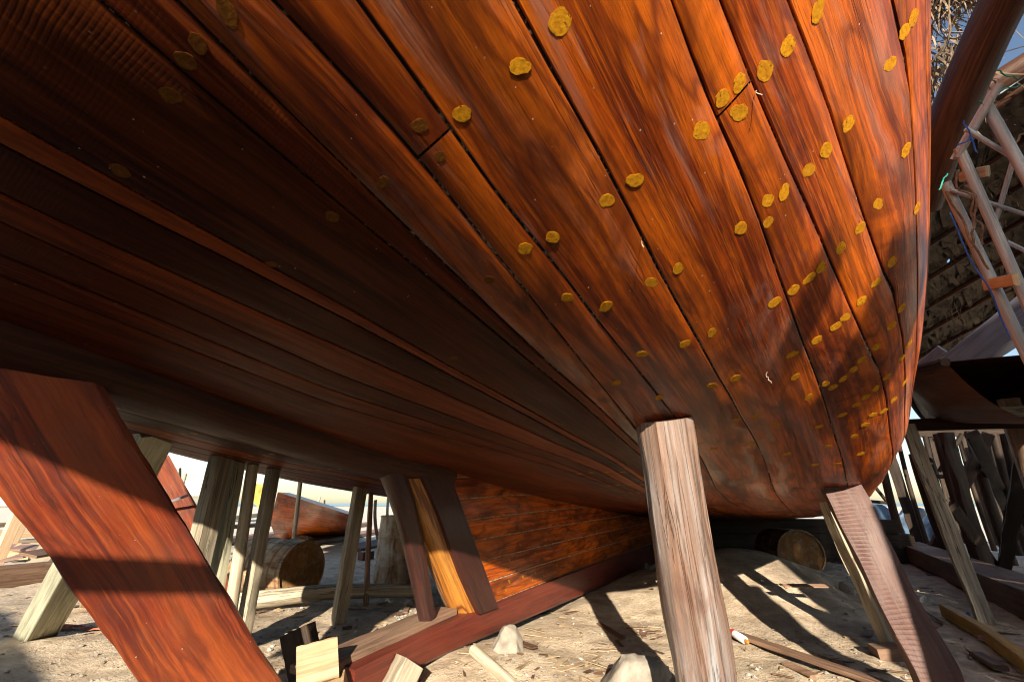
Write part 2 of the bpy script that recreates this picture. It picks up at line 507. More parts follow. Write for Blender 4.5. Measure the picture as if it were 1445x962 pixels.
def tube_mb(mb, pts, rad, n=6, tone=0.5, mi=0):
    """tube along world points"""
    pts = [Vector(p) for p in pts]
    rows, uvs = [], []
    acc = 0.0
    up = Vector((0.31, 0.22, 0.93))
    for i, p in enumerate(pts):
        d = (pts[min(i + 1, len(pts) - 1)] - pts[max(i - 1, 0)]).normalized()
        a = d.cross(up).normalized(); b = d.cross(a)
        rr = rad[i] if isinstance(rad, (list, tuple)) else rad
        if i: acc += (p - pts[i - 1]).length
        rows.append([p + a * math.cos(2 * math.pi * (j % n) / n) * rr + b * math.sin(2 * math.pi * (j % n) / n) * rr for j in range(n + 1)])
        uvs.append([(acc, j / n * 6.28 * rr) for j in range(n + 1)])
    mb.grid(rows, uvs, tone, mi)
    mb.poly([tuple(p) for p in rows[0][:n]][::-1], tone, mi)
    mb.poly([tuple(p) for p in rows[-1][:n]], tone, mi)


def wiggly(p0, p1, n, amp, seed):
    r = random.Random(seed)
    p0, p1 = Vector(p0), Vector(p1)
    o = Vector((r.random() * 30, r.random() * 30, r.random() * 30))
    out = []
    for i in range(n + 1):
        f = i / n
        w = math.sin(f * math.pi) ** 0.5 if 0 < f < 1 else 0
        q = o + Vector((f * 3.1, 0, 0))
        out.append(p0.lerp(p1, f) + noise.noise_vector(q) * amp * w)
    return out


# ------------------------------------------------------------------ the boat
AZ = R(31.0)
AX = Vector((math.sin(AZ), math.cos(AZ), 0)); NX = Vector((math.cos(AZ), -math.sin(AZ), 0))


def H(s, t, z):
    return AX * s + NX * t + Vector((0, 0, z))


def curve(pts):
    """monotone cubic through (x, y) points"""
    xs = [p[0] for p in pts]; ys = [p[1] for p in pts]
    n = len(xs)
    d = [(ys[i + 1] - ys[i]) / (xs[i + 1] - xs[i]) for i in range(n - 1)]
    m = [d[0]] + [0 if d[i - 1] * d[i] <= 0 else 2 * d[i - 1] * d[i] / (d[i - 1] + d[i]) for i in range(1, n - 1)] + [d[-1]]

    def f(x):
        if x <= xs[0]: return ys[0] + m[0] * (x - xs[0])
        if x >= xs[-1]: return ys[-1] + m[-1] * (x - xs[-1])
        i = max(k for k in range(n - 1) if xs[k] <= x)
        h = xs[i + 1] - xs[i]; u = (x - xs[i]) / h
        return ((2 * u ** 3 - 3 * u ** 2 + 1) * ys[i] + (u ** 3 - 2 * u ** 2 + u) * h * m[i]
                + (-2 * u ** 3 + 3 * u ** 2) * ys[i + 1] + (u ** 3 - u ** 2) * h * m[i + 1])
    return f


TC = -2.2
c_z = curve([(-2.6, 4.1), (-1.8, 3.7), (-1, 2.9), (-.5, 2.05), (-.2, 1.67), (0.0, 1.58), (.53, 1.49), (2.1, 1.25), (2.55, 1.21), (3.5, 1.10), (5, .97), (7, .82), (9, .72), (13, .66), (17, .7)])
P_z = curve([(-2.6, 4.3), (-1.5, 3.95), (-.5, 3.42), (0, 3.05), (.5, 2.68), (1, 2.33), (1.5, 2.02), (2, 1.74), (2.5, 1.50), (3, 1.30), (3.5, 1.125), (4.5, .975), (6, .875), (9, .80), (13, .78), (17, 1.0)])
P_t = curve([(-2.6, -0.35), (0, 0.424), (1, 0.458), (1.5, 0.45), (2.0, 0.426), (2.5, 0.373), (3.1, 0.288), (3.6, 0.217), (4.0, 0.183), (4.5, 0.165), (5, 0.161), (6, 0.154), (9, 0.1), (13, -0.35), (17, -1.5)])
P_r = curve([(-2.6, .4), (3, .40), (6, .5), (9, .6), (17, .45)])
P_h = curve([(-2.6, 6.2), (0, 5.4), (4, 4.4), (9, 3.8), (17, 4.6)])


F_z = curve([(-2.6, 4.1), (-1.5, 3.8), (-.6, 2.95), (0, 2.3), (.8, 1.84), (1.6, 1.58), (2.45, 1.36), (3.5, 1.18), (5, 1.03), (7, .90), (9, .82), (13, .95), (17, 1.7)])


def section(s, pf=None):
    zc, pz, pt, r = c_z(s), (pf or P_z)(s), P_t(s), P_r(s)
    pts = []
    nb = 24
    for i in range(nb):
        f = i / nb
        g = .12 * f + .88 * f ** 4.5
        pts.append((0.60 * f, TC + (pt - TC) * f, zc + (pz - zc) * g))
    al = math.atan(4.08 * (pz - zc) / (pt - TC))
    na = 14
    for i in range(na + 1):
        f = i / na
        a = al + (R(87) - al) * f
        pts.append((0.60 + 0.15 * f, pt + r * (math.sin(a) - math.sin(al)), pz + r * (math.cos(al) - math.cos(a))))
    q, t, z = pts[-1]
    top = P_h(s)
    for i in range(1, 13):
        f = i / 12
        pts.append((0.75 + 0.25 * f, t + (top - z) * f * 0.05, z + (top - z) * f))
    return pts


S_GRID = list(np.arange(-2.6, 6.0, 0.1)) + list(np.arange(6.0, 17.01, 0.35))
SECS = [section(s) for s in S_GRID]
SECS_FAR = [section(s, F_z) for s in S_GRID]
QK = [p[0] for p in SECS[0]]


def hull_pt(s, q, mirror=False):
    s = min(max(s, S_GRID[0]), S_GRID[-1]); q = min(max(q, 0.0), 1.0)
    i = min(int(np.searchsorted(S_GRID, s, side='right')) - 1, len(S_GRID) - 2)
    fs = (s - S_GRID[i]) / (S_GRID[i + 1] - S_GRID[i])
    j = min(int(np.searchsorted(QK, q, side='right')) - 1, len(QK) - 2)
    fq = (q - QK[j]) / (QK[j + 1] - QK[j])

    SS = SECS_FAR if mirror else SECS

    def row(k):
        a, b = SS[k][j], SS[k][j + 1]
        return (a[1] + (b[1] - a[1]) * fq, a[2] + (b[2] - a[2]) * fq)
    a, b = row(i), row(i + 1)
    t, z = a[0] + (b[0] - a[0]) * fs, a[1] + (b[1] - a[1]) * fs
    if mirror: t = 2 * TC - t
    return H(s, t, z)


def hull_nrm(s, q, mirror=False):
    e = 0.012
    ds = hull_pt(s + e * 5, q, mirror) - hull_pt(s - e * 5, q, mirror)
    dq = hull_pt(s, q + e, mirror) - hull_pt(s, q - e, mirror)
    n = ds.cross(dq).normalized()
    inside = H(s, TC, 3.0) - hull_pt(s, q, mirror)
    return -n if n.dot(inside) > 0 else n


# ray casts onto the near side
_v, _f = [], []
for i, s in enumerate(S_GRID):
    for p in SECS[i]:
        _v.append(H(s, p[1], p[2]))
nq = len(QK)
for i in range(len(S_GRID) - 1):
    for j in range(nq - 1):
        _f.append((i * nq + j, (i + 1) * nq + j, (i + 1) * nq + j + 1, i * nq + j + 1))
BVH = BVHTree.FromPolygons(_v, _f)


def cast(u, v):
    d = ray(u, v).normalized()
    loc, nrm, idx, dist = BVH.ray_cast(Vector((0, 0, EYE)), d)
    if loc is None: return None
    s = loc.dot(AX)
    i, j = divmod(idx, nq - 1)
    best = None
    for k in range(21):
        q = QK[j] + (QK[j + 1] - QK[j]) * k / 20
        e = (hull_pt(s, q) - loc).length
        if best is None or e < best[0]: best = (e, q)
    return s, best[1], loc


SEAMS = [
    [(0, 391), (141, 444), (300, 500), (466, 574)],
    [(0, 359), (159, 426), (283, 472), (459, 550)],
    [(0, 322), (177, 384), (293, 440), (466, 532)],
    [(0, 272), (99, 320), (177, 357), (283, 401), (353, 437), (473, 486)],
    [(0, 205), (141, 268), (212, 320), (336, 373), (484, 447)],
    [(0, 164), (92, 215), (152, 252), (283, 324), (389, 376), (484, 433)],
    [(141, 0), (219, 74), (318, 155), (389, 212), (500, 307), (600, 390), (692, 461), (816, 567)],
    [(247, 0), (353, 99), (424, 177), (500, 251)],
    [(389, 0), (440, 62), (500, 125), (585, 212)],
    [(505, 0), (565, 85), (640, 185), (690, 260), (740, 325), (790, 380), (845, 455), (890, 510)],
    [(728, 0), (765, 75), (800, 140), (850, 225), (885, 290), (905, 335), (945, 410), (985, 480), (1030, 560), (1065, 620)],
    [(947, 0), (970, 65), (1007, 163), (1037, 219), (1069, 304), (1100, 391), (1129, 472), (1157, 546), (1185, 638)],
    [(1016, 0), (1055, 99), (1115, 240), (1153, 325), (1199, 433), (1228, 497), (1249, 550)],
    [(1113, 0), (1143, 78), (1171, 159), (1189, 212), (1206, 265), (1228, 336), (1256, 408), (1274, 472)],
    [(1259, 0), (1274, 99), (1288, 190)],
]
TONES = {0: .35, 1: .6, 2: .25, 3: .75, 4: .25, 5: .95, 6: .34, 7: .6, 8: .0, 9: .08, 10: .28, 11: .42, 12: .8, 13: .75, 14: .7}  # plank tones; those bordering the sawn planks lowered to fade their painted shade
SL = np.concatenate([np.arange(-2.6, 0, .25), np.arange(0, 6, .12), np.arange(6, 17.01, .5)])


def seam_q(pl):
    pts = []
    for a, b in zip(pl, pl[1:]):
        for k in range(4):
            f = k / 4
            c = cast(a[0] + (b[0] - a[0]) * f, a[1] + (b[1] - a[1]) * f)
            if c: pts.append(c[:2])
    c = cast(*pl[-1])
    if c: pts.append(c[:2])
    if len(pts) < 4:
        return lambda x: 0.70
    s = np.array([p[0] for p in pts]); q = np.array([p[1] for p in pts])
    o_ = np.argsort(s); s, q = s[o_], q[o_]
    lo, hi = s.min(), s.max()
    gs = np.linspace(lo, hi, max(4, int((hi - lo) / .08)))
    gq = np.interp(gs, s, q)
    for _ in range(2):
        gq[1:-1] = (gq[:-2] + 2 * gq[1:-1] + gq[2:]) / 4
    k0 = (gq[2] - gq[0]) / (gs[2] - gs[0]); k1 = (gq[-1] - gq[-3]) / (gs[-1] - gs[-3])

    def f(x):
        if lo <= x <= hi: return float(np.interp(x, gs, gq))
        e = lo if x < lo else hi
        g = max(-.08, min(.08, float(k0 if x < lo else k1)))
        k = 2.0
        dx = x - e
        return float(np.interp(e, gs, gq)) + g * k * (1 - math.exp(-abs(dx) / k)) * (1 if dx > 0 else -1)
    return f


for pl in SEAMS[:9]:
    pu = np.array([p[0] for p in pl], float); pv = np.array([p[1] for p in pl], float)
    co_ = np.polyfit(pu, pv, 2 if len(pl) > 5 else 1)
    pl[:] = [(a, float(np.polyval(co_, a))) for a in np.linspace(pu[0], pu[-1], 7)]
    # the seams run on nearly straight toward the bilge under the far end
    (x0, y0), (x1, y1) = pl[-1], (985, 716)
    for f in (.2, .4, .6):
        pl.append((x0 + (x1 - x0) * f, y0 + (y1 - y0) * f))
seam_f = [seam_q(p) for p in SEAMS]
lines = []           # q of every seam at each SL
for s in SL:
    qs = [0.022] + [f(s) for f in seam_f]
    for k in range(1, len(qs)):
        qs[k] = max(qs[k], qs[k - 1] + 0.010)
    last = min(qs[-1], 0.80)
    for k in range(len(qs) - 1, 0, -1):
        qs[k] = min(qs[k], last - 0.008 * (len(qs) - 1 - k))
    n_up = 7
    qs += [last + (1.0 - last) * k / n_up for k in range(1, n_up + 1)]
    lines.append(qs)
lines = np.array(lines)
NPL = lines.shape[1] - 1


def line_q(k, s):
    return float(np.interp(s, SL, lines[:, k]))


BOAT = empty('wooden_boat', H(8.0, TC, 0.12), 'huge varnished orange brown timber boat hull propped up on land, seen from under its stern', 'boat')
OFF = Vector(BOAT.location)
rb = random.Random(5)


def strip(mb, qa, qb, s_list, tone, mirror=False, mi=0, gap=0.0034, crown=0.0, edge_v=None):
    """one plank between the q-functions qa(s) and qb(s)"""
    rows, uvs = [], []
    voff = rb.random() * 5
    vo2 = rb.random() * 100
    for s in s_list:
        a, b = qa(s), qb(s)
        pa, pb = hull_pt(s, a, mirror), hull_pt(s, b, mirror)
        wid = max((pb - pa).length, .004)
        wob = 0.0022 * noise.noise(Vector((s * 5.0, vo2, 0)))
        wob2 = 0.0022 * noise.noise(Vector((s * 5.0, vo2, 9)))
        ga = (gap + wob) / wid * (b - a); gb = (gap + wob2) / wid * (b - a)
        a2, b2 = a + ga, b - gb
        bev = min(.003, wid * .06) / wid * (b - a)
        row, ur = [], []
        for q, h in ((a2, -.012), (a2, -.0016), (a2 + bev, 0), (a2 + (b2 - a2) * .3, crown), (a2 + (b2 - a2) * .7, crown), (b2 - bev, 0), (b2, -.0016), (b2, -.012)):
            n = hull_nrm(s, q, mirror)
            row.append(hull_pt(s, q, mirror) + n * h)
            ur.append((s + vo2, voff + (q - (a + b) / 2) / max(b - a, 1e-4) * wid))
        rows.append(row); uvs.append(ur)
    if mirror:
        rows = [r[::-1] for r in rows]; uvs = [r[::-1] for r in uvs]
    mb.grid(rows, uvs, tone, mi)


def s_run(a, b):
    out = [a]
    s = a
    while s < b - 1e-6:
        s = min(b, s + (.1 if s < 6 else .4))
        out.append(s)
    return out


near = MB()
BUTT = {}
ct = cast(615, 200); BUTT[9] = [ct[0]]
ct = cast(1035, 142); BUTT[12] = [ct[0]]
ct = cast(1090, 295); BUTT[13] = []
for k in range(NPL):
    butts = BUTT.get(k, [])
    if k not in BUTT:
        butts = [rb.uniform(4.5, 7)]
    else:
        butts = butts + [rb.uniform(7, 9)]
    butts = butts + [rb.uniform(10, 13)]
    ends = [-2.6] + sorted(butts) + [17.0]
    base = TONES.get(k, rb.uniform(.3, .8))
    for a, b in zip(ends, ends[1:]):
        g = .0025
        t = min(1, max(0, base + rb.uniform(-.06, .06)))
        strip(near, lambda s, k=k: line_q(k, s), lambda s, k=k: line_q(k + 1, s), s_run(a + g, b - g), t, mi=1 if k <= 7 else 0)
o = near.build('hull_planking', [M['hull'], M['hullsaw_shade']], BOAT, OFF, angle=0.5)
tag(o, 'sunlit side planking with tight dark seams and orange plugs')

far = MB()
NF = 17
for k in range(NF):
    a, b = 0.022 + (1 - .022) * k / NF, 0.022 + (1 - .022) * (k + 1) / NF
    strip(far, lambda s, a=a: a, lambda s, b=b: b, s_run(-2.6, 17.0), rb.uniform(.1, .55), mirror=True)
tag(far.build('hull_planking', M['hullsaw_shade'], BOAT, OFF, angle=0.5), 'shaded planking on the far side of the hull')

# caulking just inside the planks, closes the hull
ck = MB()
for mir in (False, True):
    rows, uvs = [], []
    for s in s_run(-2.6, 17.0):
        row, ur = [], []
        for q in np.linspace(0, 1, 70):
            n = hull_nrm(s, q, mir)
            row.append(hull_pt(s, q, mir) - n * 0.006); ur.append((s, q * 5))
        rows.append(row); uvs.append(ur)
    if mir: rows = [r[::-1] for r in rows]
    ck.grid(rows, uvs)
ck.build('caulking', M['caulk'], BOAT, OFF)
# transom and deck
tr = MB()
pts = [hull_pt(-2.6, q) for q in np.linspace(0, 1, 24)] + [hull_pt(-2.6, q, True) for q in np.linspace(1, 0, 24)][:-1]
tr.poly(pts, .5, 0, [(p.dot(NX), p.z) for p in pts])
tr.build('transom', M['hull'], BOAT, OFF)
tr = MB()
pts = [hull_pt(17, q) for q in np.linspace(0, 1, 24)] + [hull_pt(17, q, True) for q in np.linspace(1, 0, 24)][:-1]
tr.poly(pts[::-1], .5, 0, [(p.dot(NX), p.z) for p in pts])
tr.build('stem_face', M['hullsaw_shade'], BOAT, OFF)
dk = MB()
rows = [[hull_pt(s, .98, True), hull_pt(s, .98)] for s in s_run(-2.6, 17)]
dk.grid(rows, [[(p.x, p.y) for p in r] for r in rows])
dk.build('deck', M['brown'], BOAT, OFF)

# horn timber along the centre of the overhanging stern
ht = MB()
rows, uvs = [], []
for s in np.arange(-2.4, 2.75, .12):
    z = c_z(s)
    row, ur = [], []
    for j in range(13):
        a = math.pi * j / 12
        w = .17 + .015 * noise.noise(Vector((s * 1.5, 0, 3)))
        d = (.135 + .02 * noise.noise(Vector((s * 2.0, a, 0)))) * math.sin(a) ** .6
        row.append(H(s, TC + w * math.cos(a), z + .03 - d)); ur.append((s, a * .17))
    rows.append(row); uvs.append(ur)
ht.grid(rows, uvs, .3)
ht.build('horn_timber', M['horn'], BOAT, OFF)

# deadwood (the thin skeg planking above the keel)
KB, KT = curve([(1.5, .06), (3, .10), (8, .12), (17, .2)]), curve([(1.5, .17), (1.9, .21), (2.6, .265), (3.2, .30), (5, .355), (8, .42), (17, .5)])


def dead_pt(w, U, side):
    h = 1.05 * w
    s0 = 3.22 - .73 * h
    s = s0 + (16.5 - s0) * U
    t = .10 + .035 * w + .05 * noise.noise(Vector((s * .3, w, 0))) * .3
    return H(s, TC + side * t, KT(s) + h)


dw_us = np.linspace(0, 1, 70) ** 1.7
for side, lab in ((1, 'triangular skeg planking above the keel, patched with sunlight'), (-1, None)):
    dwm = MB()
    for k in range(7):
        a, b = k / 7, (k + 1) / 7
        rows, uvs = [], []
        vo = rb.random() * 9
        for U in dw_us:
            row, ur = [], []
            for w, h in ((a + .003, -.006), (a + .007, 0), ((a + b) / 2, 0), (b - .006, 0), (b - .002, -.006)):
                p = dead_pt(w, U, side) + NX * (h * side)
                row.append(p); ur.append((p.dot(AX) + vo, w * 1.1 + vo))
            rows.append(row); uvs.append(ur)
        if side < 0: rows = [r[::-1] for r in rows]
        dwm.grid(rows, uvs, rb.uniform(.35, .9))
    o = dwm.build('skeg_planking', M['hull'], BOAT, OFF, angle=.5)
    if lab: tag(o, lab)
bk = MB()
for side in (1, -1):
    rows = [[dead_pt(w, U, side) - NX * (.004 * side) for w in np.linspace(0, 1, 12)] for U in dw_us]
    if side < 0: rows = [r[::-1] for r in rows]
    bk.grid(rows, [[(p.x, p.z) for p in r] for r in rows])
bk.build('skeg_caulking', simple('pale_seam_filler', (0.55, 0.38, 0.22), .8, .7, 30), BOAT, OFF)

# keel
kl = MB()
rows, uvs = [], []
for s in list(np.arange(1.92, 6, .2)) + list(np.arange(6, 17, .5)):
    kb, kt = KB(s), KT(s)
    w = .125
    prof = [(w, kt), (w + .004, (kt + kb) / 2), (w - .01, kb + .02), (w - .03, kb), (-w, kb), (-w, kt), (w, kt)]
    rows.append([H(s, TC + a, z) for a, z in prof])
    uvs.append([(s, 0), (s, .15), (s, .28), (s, .3), (s, .55), (s, .85), (s, 1.1)])
kl.grid(rows, uvs, .6)
kl.poly(rows[0][:6], .6, 0, [(0, 0), (0, .1), (.0, .2), (.1, .2), (.1, .1), (.1, 0)])
kl.poly(rows[-1][:6][::-1], .6)
kl.build('keel', M['keel'], BOAT, OFF, angle=.5)

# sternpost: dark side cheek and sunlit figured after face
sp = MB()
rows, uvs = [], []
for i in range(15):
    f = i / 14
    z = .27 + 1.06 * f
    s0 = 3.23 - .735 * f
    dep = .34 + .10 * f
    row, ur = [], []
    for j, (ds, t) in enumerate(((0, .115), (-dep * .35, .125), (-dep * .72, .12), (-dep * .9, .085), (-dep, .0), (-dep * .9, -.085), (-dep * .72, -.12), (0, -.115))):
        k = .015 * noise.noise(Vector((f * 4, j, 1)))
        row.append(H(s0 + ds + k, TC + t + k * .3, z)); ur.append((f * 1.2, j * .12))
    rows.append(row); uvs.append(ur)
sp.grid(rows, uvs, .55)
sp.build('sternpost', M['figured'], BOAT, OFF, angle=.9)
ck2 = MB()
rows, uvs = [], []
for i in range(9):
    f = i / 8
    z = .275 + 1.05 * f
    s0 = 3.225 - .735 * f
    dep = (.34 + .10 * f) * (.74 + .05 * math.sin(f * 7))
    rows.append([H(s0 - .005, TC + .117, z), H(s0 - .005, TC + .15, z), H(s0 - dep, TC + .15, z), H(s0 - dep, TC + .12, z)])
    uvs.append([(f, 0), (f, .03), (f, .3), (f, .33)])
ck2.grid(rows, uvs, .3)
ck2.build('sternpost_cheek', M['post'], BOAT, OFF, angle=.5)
# rudder post, a dark round timber abaft
m, L = frame(H(2.60, TC, .30), H(2.10, TC + .02, 1.27), rot=20)
log_mb(L, .055, .085, rough=.16, tone=.15, bend=-.035, seed=4).build('rudder_post', M['post'], BOAT, matrix=m)

# orange plugs over the fastenings
PLUGS = [(790, 32, 50), (733, 95, 42), (653, 160, 40), (593, 177, 44), (620, 222, 32), (540, 258, 40), (384, 372, 38), (240, 135, 46), (170, 240, 48),
         (320, 20, 50), (280, 60, 44), (263, 85, 44), (470, 305, 44), (895, 255, 46), (856, 283, 44), (781, 334, 40), (740, 352, 42), (918, 399, 44),
         (957, 379, 42), (856, 432, 46), (967, 485, 44), (1005, 469, 44), (1045, 322, 48), (1083, 283, 44), (1083, 314, 38), (1106, 272, 48),
         (1140, 241, 48), (1167, 211, 48), (1198, 173, 48), (1256, 90, 48), (1278, 213, 46), (1185, 351, 46), (1212, 323, 46), (1239, 288, 46),
         (1294, 294, 44), (1092, 427, 50), (1121, 408, 48), (1141, 393, 48), (1158, 378, 48), (1258, 370, 46), (1215, 425, 46), (1237, 398, 46),
         (1193, 447, 48), (1180, 460, 48), (1152, 480, 48), (1118, 500, 48), (1272, 435, 46), (991, 183, 50), (1020, 138, 44), (1044, 157, 52),
         (1042, 118, 44), (1080, 99, 52), (1112, 65, 48), (1154, 15, 52), (1276, 45, 46), (1289, 25, 44), (1175, 546, 46), (1166, 541, 44), (1190, 534, 46),
         (1205, 521, 46), (1217, 507, 46), (1141, 560, 46), (1122, 532, 46), (1208, 571, 44), (1222, 560, 44), (1236, 548, 44), (1251, 532, 44),
         (1189, 585, 46), (1155, 602, 46), (1169, 630, 46), (1206, 615, 44), (1221, 599, 44), (1037, 534, 48), (1005, 544, 46), (1039, 592, 46),
         (1067, 587, 46), (1060, 626, 46), (979, 603, 46), (1007, 633, 46), (1247, 580, 44), (1261, 564, 44), (1277, 539, 44), (1258, 460, 46),
         (1235, 490, 46), (1272, 505, 44), (1282, 486, 44), (1232, 585, 44), (800, 420, 40), (690, 395, 40), (640, 505, 38), (980, 650, 44), (1110, 640, 46),
         (1150, 655, 44), (1180, 655, 44), (1215, 640, 42), (930, 560, 42), (870, 540, 40), (905, 500, 44), (1095, 600, 42)]
plug_protos = []
for k in range(4):
    mb = MB()
    rr = random.Random(k)
    n = 30
    el = (1.0, 1.18, .9, 1.08)[k]
    ring = []
    for j in range(n):
        a = 2 * math.pi * j / n
        d = 1 + rr.uniform(-.025, .025) + .22 * noise.noise(Vector((math.cos(a) * 1.1, math.sin(a) * 1.1, k * 3.3))) + .08 * noise.noise(Vector((math.cos(a) * 3, math.sin(a) * 3, k * 5.3)))
        ring.append((d * el * math.cos(a), d * math.sin(a) / el))
    inner = [tuple(c * .82 for c in p) for p in ring]
    rows = [[(p[0], p[1], -.08) for p in ring + ring[:1]], [(p[0], p[1], .0) for p in ring + ring[:1]], [(p[0], p[1], .006) for p in inner + inner[:1]]]
    mb.grid(rows, [[(p[0] * .03, p[1] * .03) for p in r] for r in rows], rr.random())
    mb.poly([(p[0], p[1], .006) for p in inner], rr.random(), 0, [(p[0] * .03, p[1] * .03) for p in inner])
    plug_protos.append(mb)


def plug_matrix(s, q, rad, spin, mirror=False, lift=.0008):
    n = hull_nrm(s, q, mirror)
    p = hull_pt(s, q, mirror) + n * (lift)
    x = (AX - n * AX.dot(n)).normalized()
    y = n.cross(x)
    m = Matrix.Identity(4)
    c, sn = math.cos(spin), math.sin(spin)
    a, b = x * c + y * sn, y * c - x * sn
    for i in range(3):
        m[i][0], m[i][1], m[i][2], m[i][3] = a[i] * rad, b[i] * rad * .92, n[i] * rad * .5, p[i]
    return m


first = {}
placed = []
for i, (u, v, d) in enumerate(PLUGS[:100]):
    c = cast(u, v)
    if not c: continue
    placed.append(c[2])
    k = i % 4
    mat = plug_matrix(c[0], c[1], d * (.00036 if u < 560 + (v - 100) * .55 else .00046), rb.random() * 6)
    in_shade = u < 560 + (v - 100) * .55  # picks the darkened putty inside the painted shade zone
    k = (k, in_shade)
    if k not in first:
        first[k] = plug_protos[k[0]].build('wood_plug', M['plugshade'] if in_shade else M['plug'], BOAT, matrix=mat)
    else:
        q = first[k].copy()
        COL.objects.link(q)
        q.parent = BOAT
        q.matrix_basis = Matrix.Translation(-OFF) @ mat
# the many small plugs far along the hull
sm = MB()


def add_plug(mb, mat, k):
    pm = plug_protos[k]
    b = len(mb.v)
    mb.v.extend(tuple(mat @ Vector(v)) for v in pm.v)
    for f in pm.f: mb.f.append(tuple(b + x for x in f))
    mb.uv.extend(pm.uv); mb.tone.extend(pm.tone); mb.mi.extend(pm.mi)


for fr in np.arange(2.9, 14, .42):
    for k in range(1, NPL - 3):
        qa, qb = line_q(k, fr), line_q(k + 1, fr)
        wid = (hull_pt(fr, qb) - hull_pt(fr, qa)).length
        for f in ((.27, .72) if wid > .16 else (.5,)):
            s = fr + rb.uniform(-.03, .03)
            q = qa + (qb - qa) * (f + rb.uniform(-.06, .06))
            p = hull_pt(s, q)
            if any((p - x).length < .17 for x in placed): continue
            if s < 4.2 and .33 < q: continue
            add_plug(sm, plug_matrix(s, q, .0185, rb.random() * 6), rb.randrange(4))
for fr in np.arange(-.2, 12, .5):
    for k in range(NF - 2):
        for f in (.3, .7):
            q = .022 + (1 - .022) * (k + f) / NF
            add_plug(sm, plug_matrix(fr + rb.uniform(-.02, .02), q, .017, 0, True), rb.randrange(4))
for fr in np.arange(3.4, 7, .22):
    for k in range(7):
        for f in (.35, .7):
            w = (k + f) / 7
            s0 = 3.22 - .767 * w
            U = (fr + (.05 if f > .5 else 0) - s0) / (16.5 - s0)
            if U < .012 or w > .8 or rb.random() < .3: continue
            p = dead_pt(w, U, 1)
            dsv = (dead_pt(w, U + .01, 1) - p).normalized(); dwv = (dead_pt(w + .02, U, 1) - p).normalized()
            n = dsv.cross(dwv).normalized()
            if n.dot(NX) < 0: n = -n
            m4 = Matrix.Identity(4)
            for i in range(3):
                m4[i][0], m4[i][1], m4[i][2], m4[i][3] = dsv[i] * .014, dwv[i] * .017, n[i] * .008, p[i] + n[i] * .001
            add_plug(sm, m4, rb.randrange(4))
tag(sm.build('small_wood_plugs', M['plugsmall'], BOAT, OFF), kind='stuff')

# loose ends of caulking cotton hanging from the seams and pale splinters stuck in the varnish
lt = MB()
rl_ = random.Random(17)
loose = [(1083, 524, .06), (1066, 128, .03), (905, 340, .025)]
for u, v, L in loose:
    c = cast(u, v)
    if not c: continue
    n = hull_nrm(c[0], c[1])
    p0 = c[2] + n * .002
    if L > .02:
        p1 = p0 + Vector((rl_.uniform(-.3, .3), rl_.uniform(-.3, .3), -1)) * L * .5 + n * L * .3
        tube_mb(lt, wiggly(p0, p1, 8, L * .25, int(u)), .0012, 4)
    else:
        t_ = (AX + NX * rl_.uniform(-1.5, 1.5)).normalized()
        t_ = (t_ - n * t_.dot(n)).normalized()
        tube_mb(lt, [p0, p0 + t_ * L * .5 + n * .002, p0 + t_ * L], .0011, 4)
tag(lt.build('loose_caulking', simple('raw_cotton', (.62, .50, .38), .9, .3, 40), BOAT, OFF), kind='stuff')


# ------------------------------------------------------------------ ground
def axis(lo, hi, step, far):
    a = list(np.arange(lo, hi, step))
    g = step
    x = hi
    while x < far:
        a.append(x); g *= 1.35; x += g
    a.append(far)
    g = step; x = lo - step
    b = []
    while x > -far:
        b.append(x); g *= 1.35; x -= g
    b.append(-far)
    return b[::-1] + a


MOUNDS = [(2.5, 5.75, .42, 1.0, .95), (3.2, 6.2, .16, 1.0, .6), (-.1, 3.35, .10, .5, .35)]


def gz(x, y):
    z = .045 * noise.noise(Vector((x * .9, y * .9, 0))) + .026 * noise.noise(Vector((x * 3.1, y * 3.1, 2)))
    if abs(x) < 9 and 0 < y < 14:
        z += .012 * noise.noise(Vector((x * 8, y * 8, 4))) + .006 * noise.noise(Vector((x * 19, y * 19, 4)))
    for mx, my, h, rx, ry in MOUNDS:
        z += h * math.exp(-((x - mx) / rx) ** 2 - ((y - my) / ry) ** 2)
    # ridge of packed earth along the keel
    p = Vector((x, y, 0)); s, t = p.dot(AX), p.dot(NX) - TC
    if 2 < s < 16:
        z += .05 * math.exp(-((t - .2) / .35) ** 2) * min(1, (s - 2) / 1.0)
    return z


gm = MB()
xs, ys = axis(-4.5, 6.5, .065, 3000), axis(1.4, 8.5, .065, 3000)
gm.v = [(x, y, gz(x, y)) for y in ys for x in xs]
nx = len(xs)
for j in range(len(ys) - 1):
    for i in range(nx - 1):
        q = (j * nx + i, j * nx + i + 1, (j + 1) * nx + i + 1, (j + 1) * nx + i)
        gm.face(q, [(gm.v[k][0], gm.v[k][1]) for k in q])
o = gm.build('ground', M['ground'], angle=3.0)
tag(o, kind='structure')
sea = MB()
sea.poly([(-3000, 170, .1), (3000, 170, .1), (3000, 3000, .1), (-3000, 3000, .1)])
tag(sea.build('sea', M['sea']), kind='structure')


def GZ(u, v):
    """point on the bumpy ground under a pixel"""
    p = G(u, v, 0)
    for _ in range(6):
        p = G(u, v, gz(p.x, p.y))
    return p


def foot(p, sink=.02):
    return Vector((p[0], p[1], gz(p[0], p[1]) - sink))


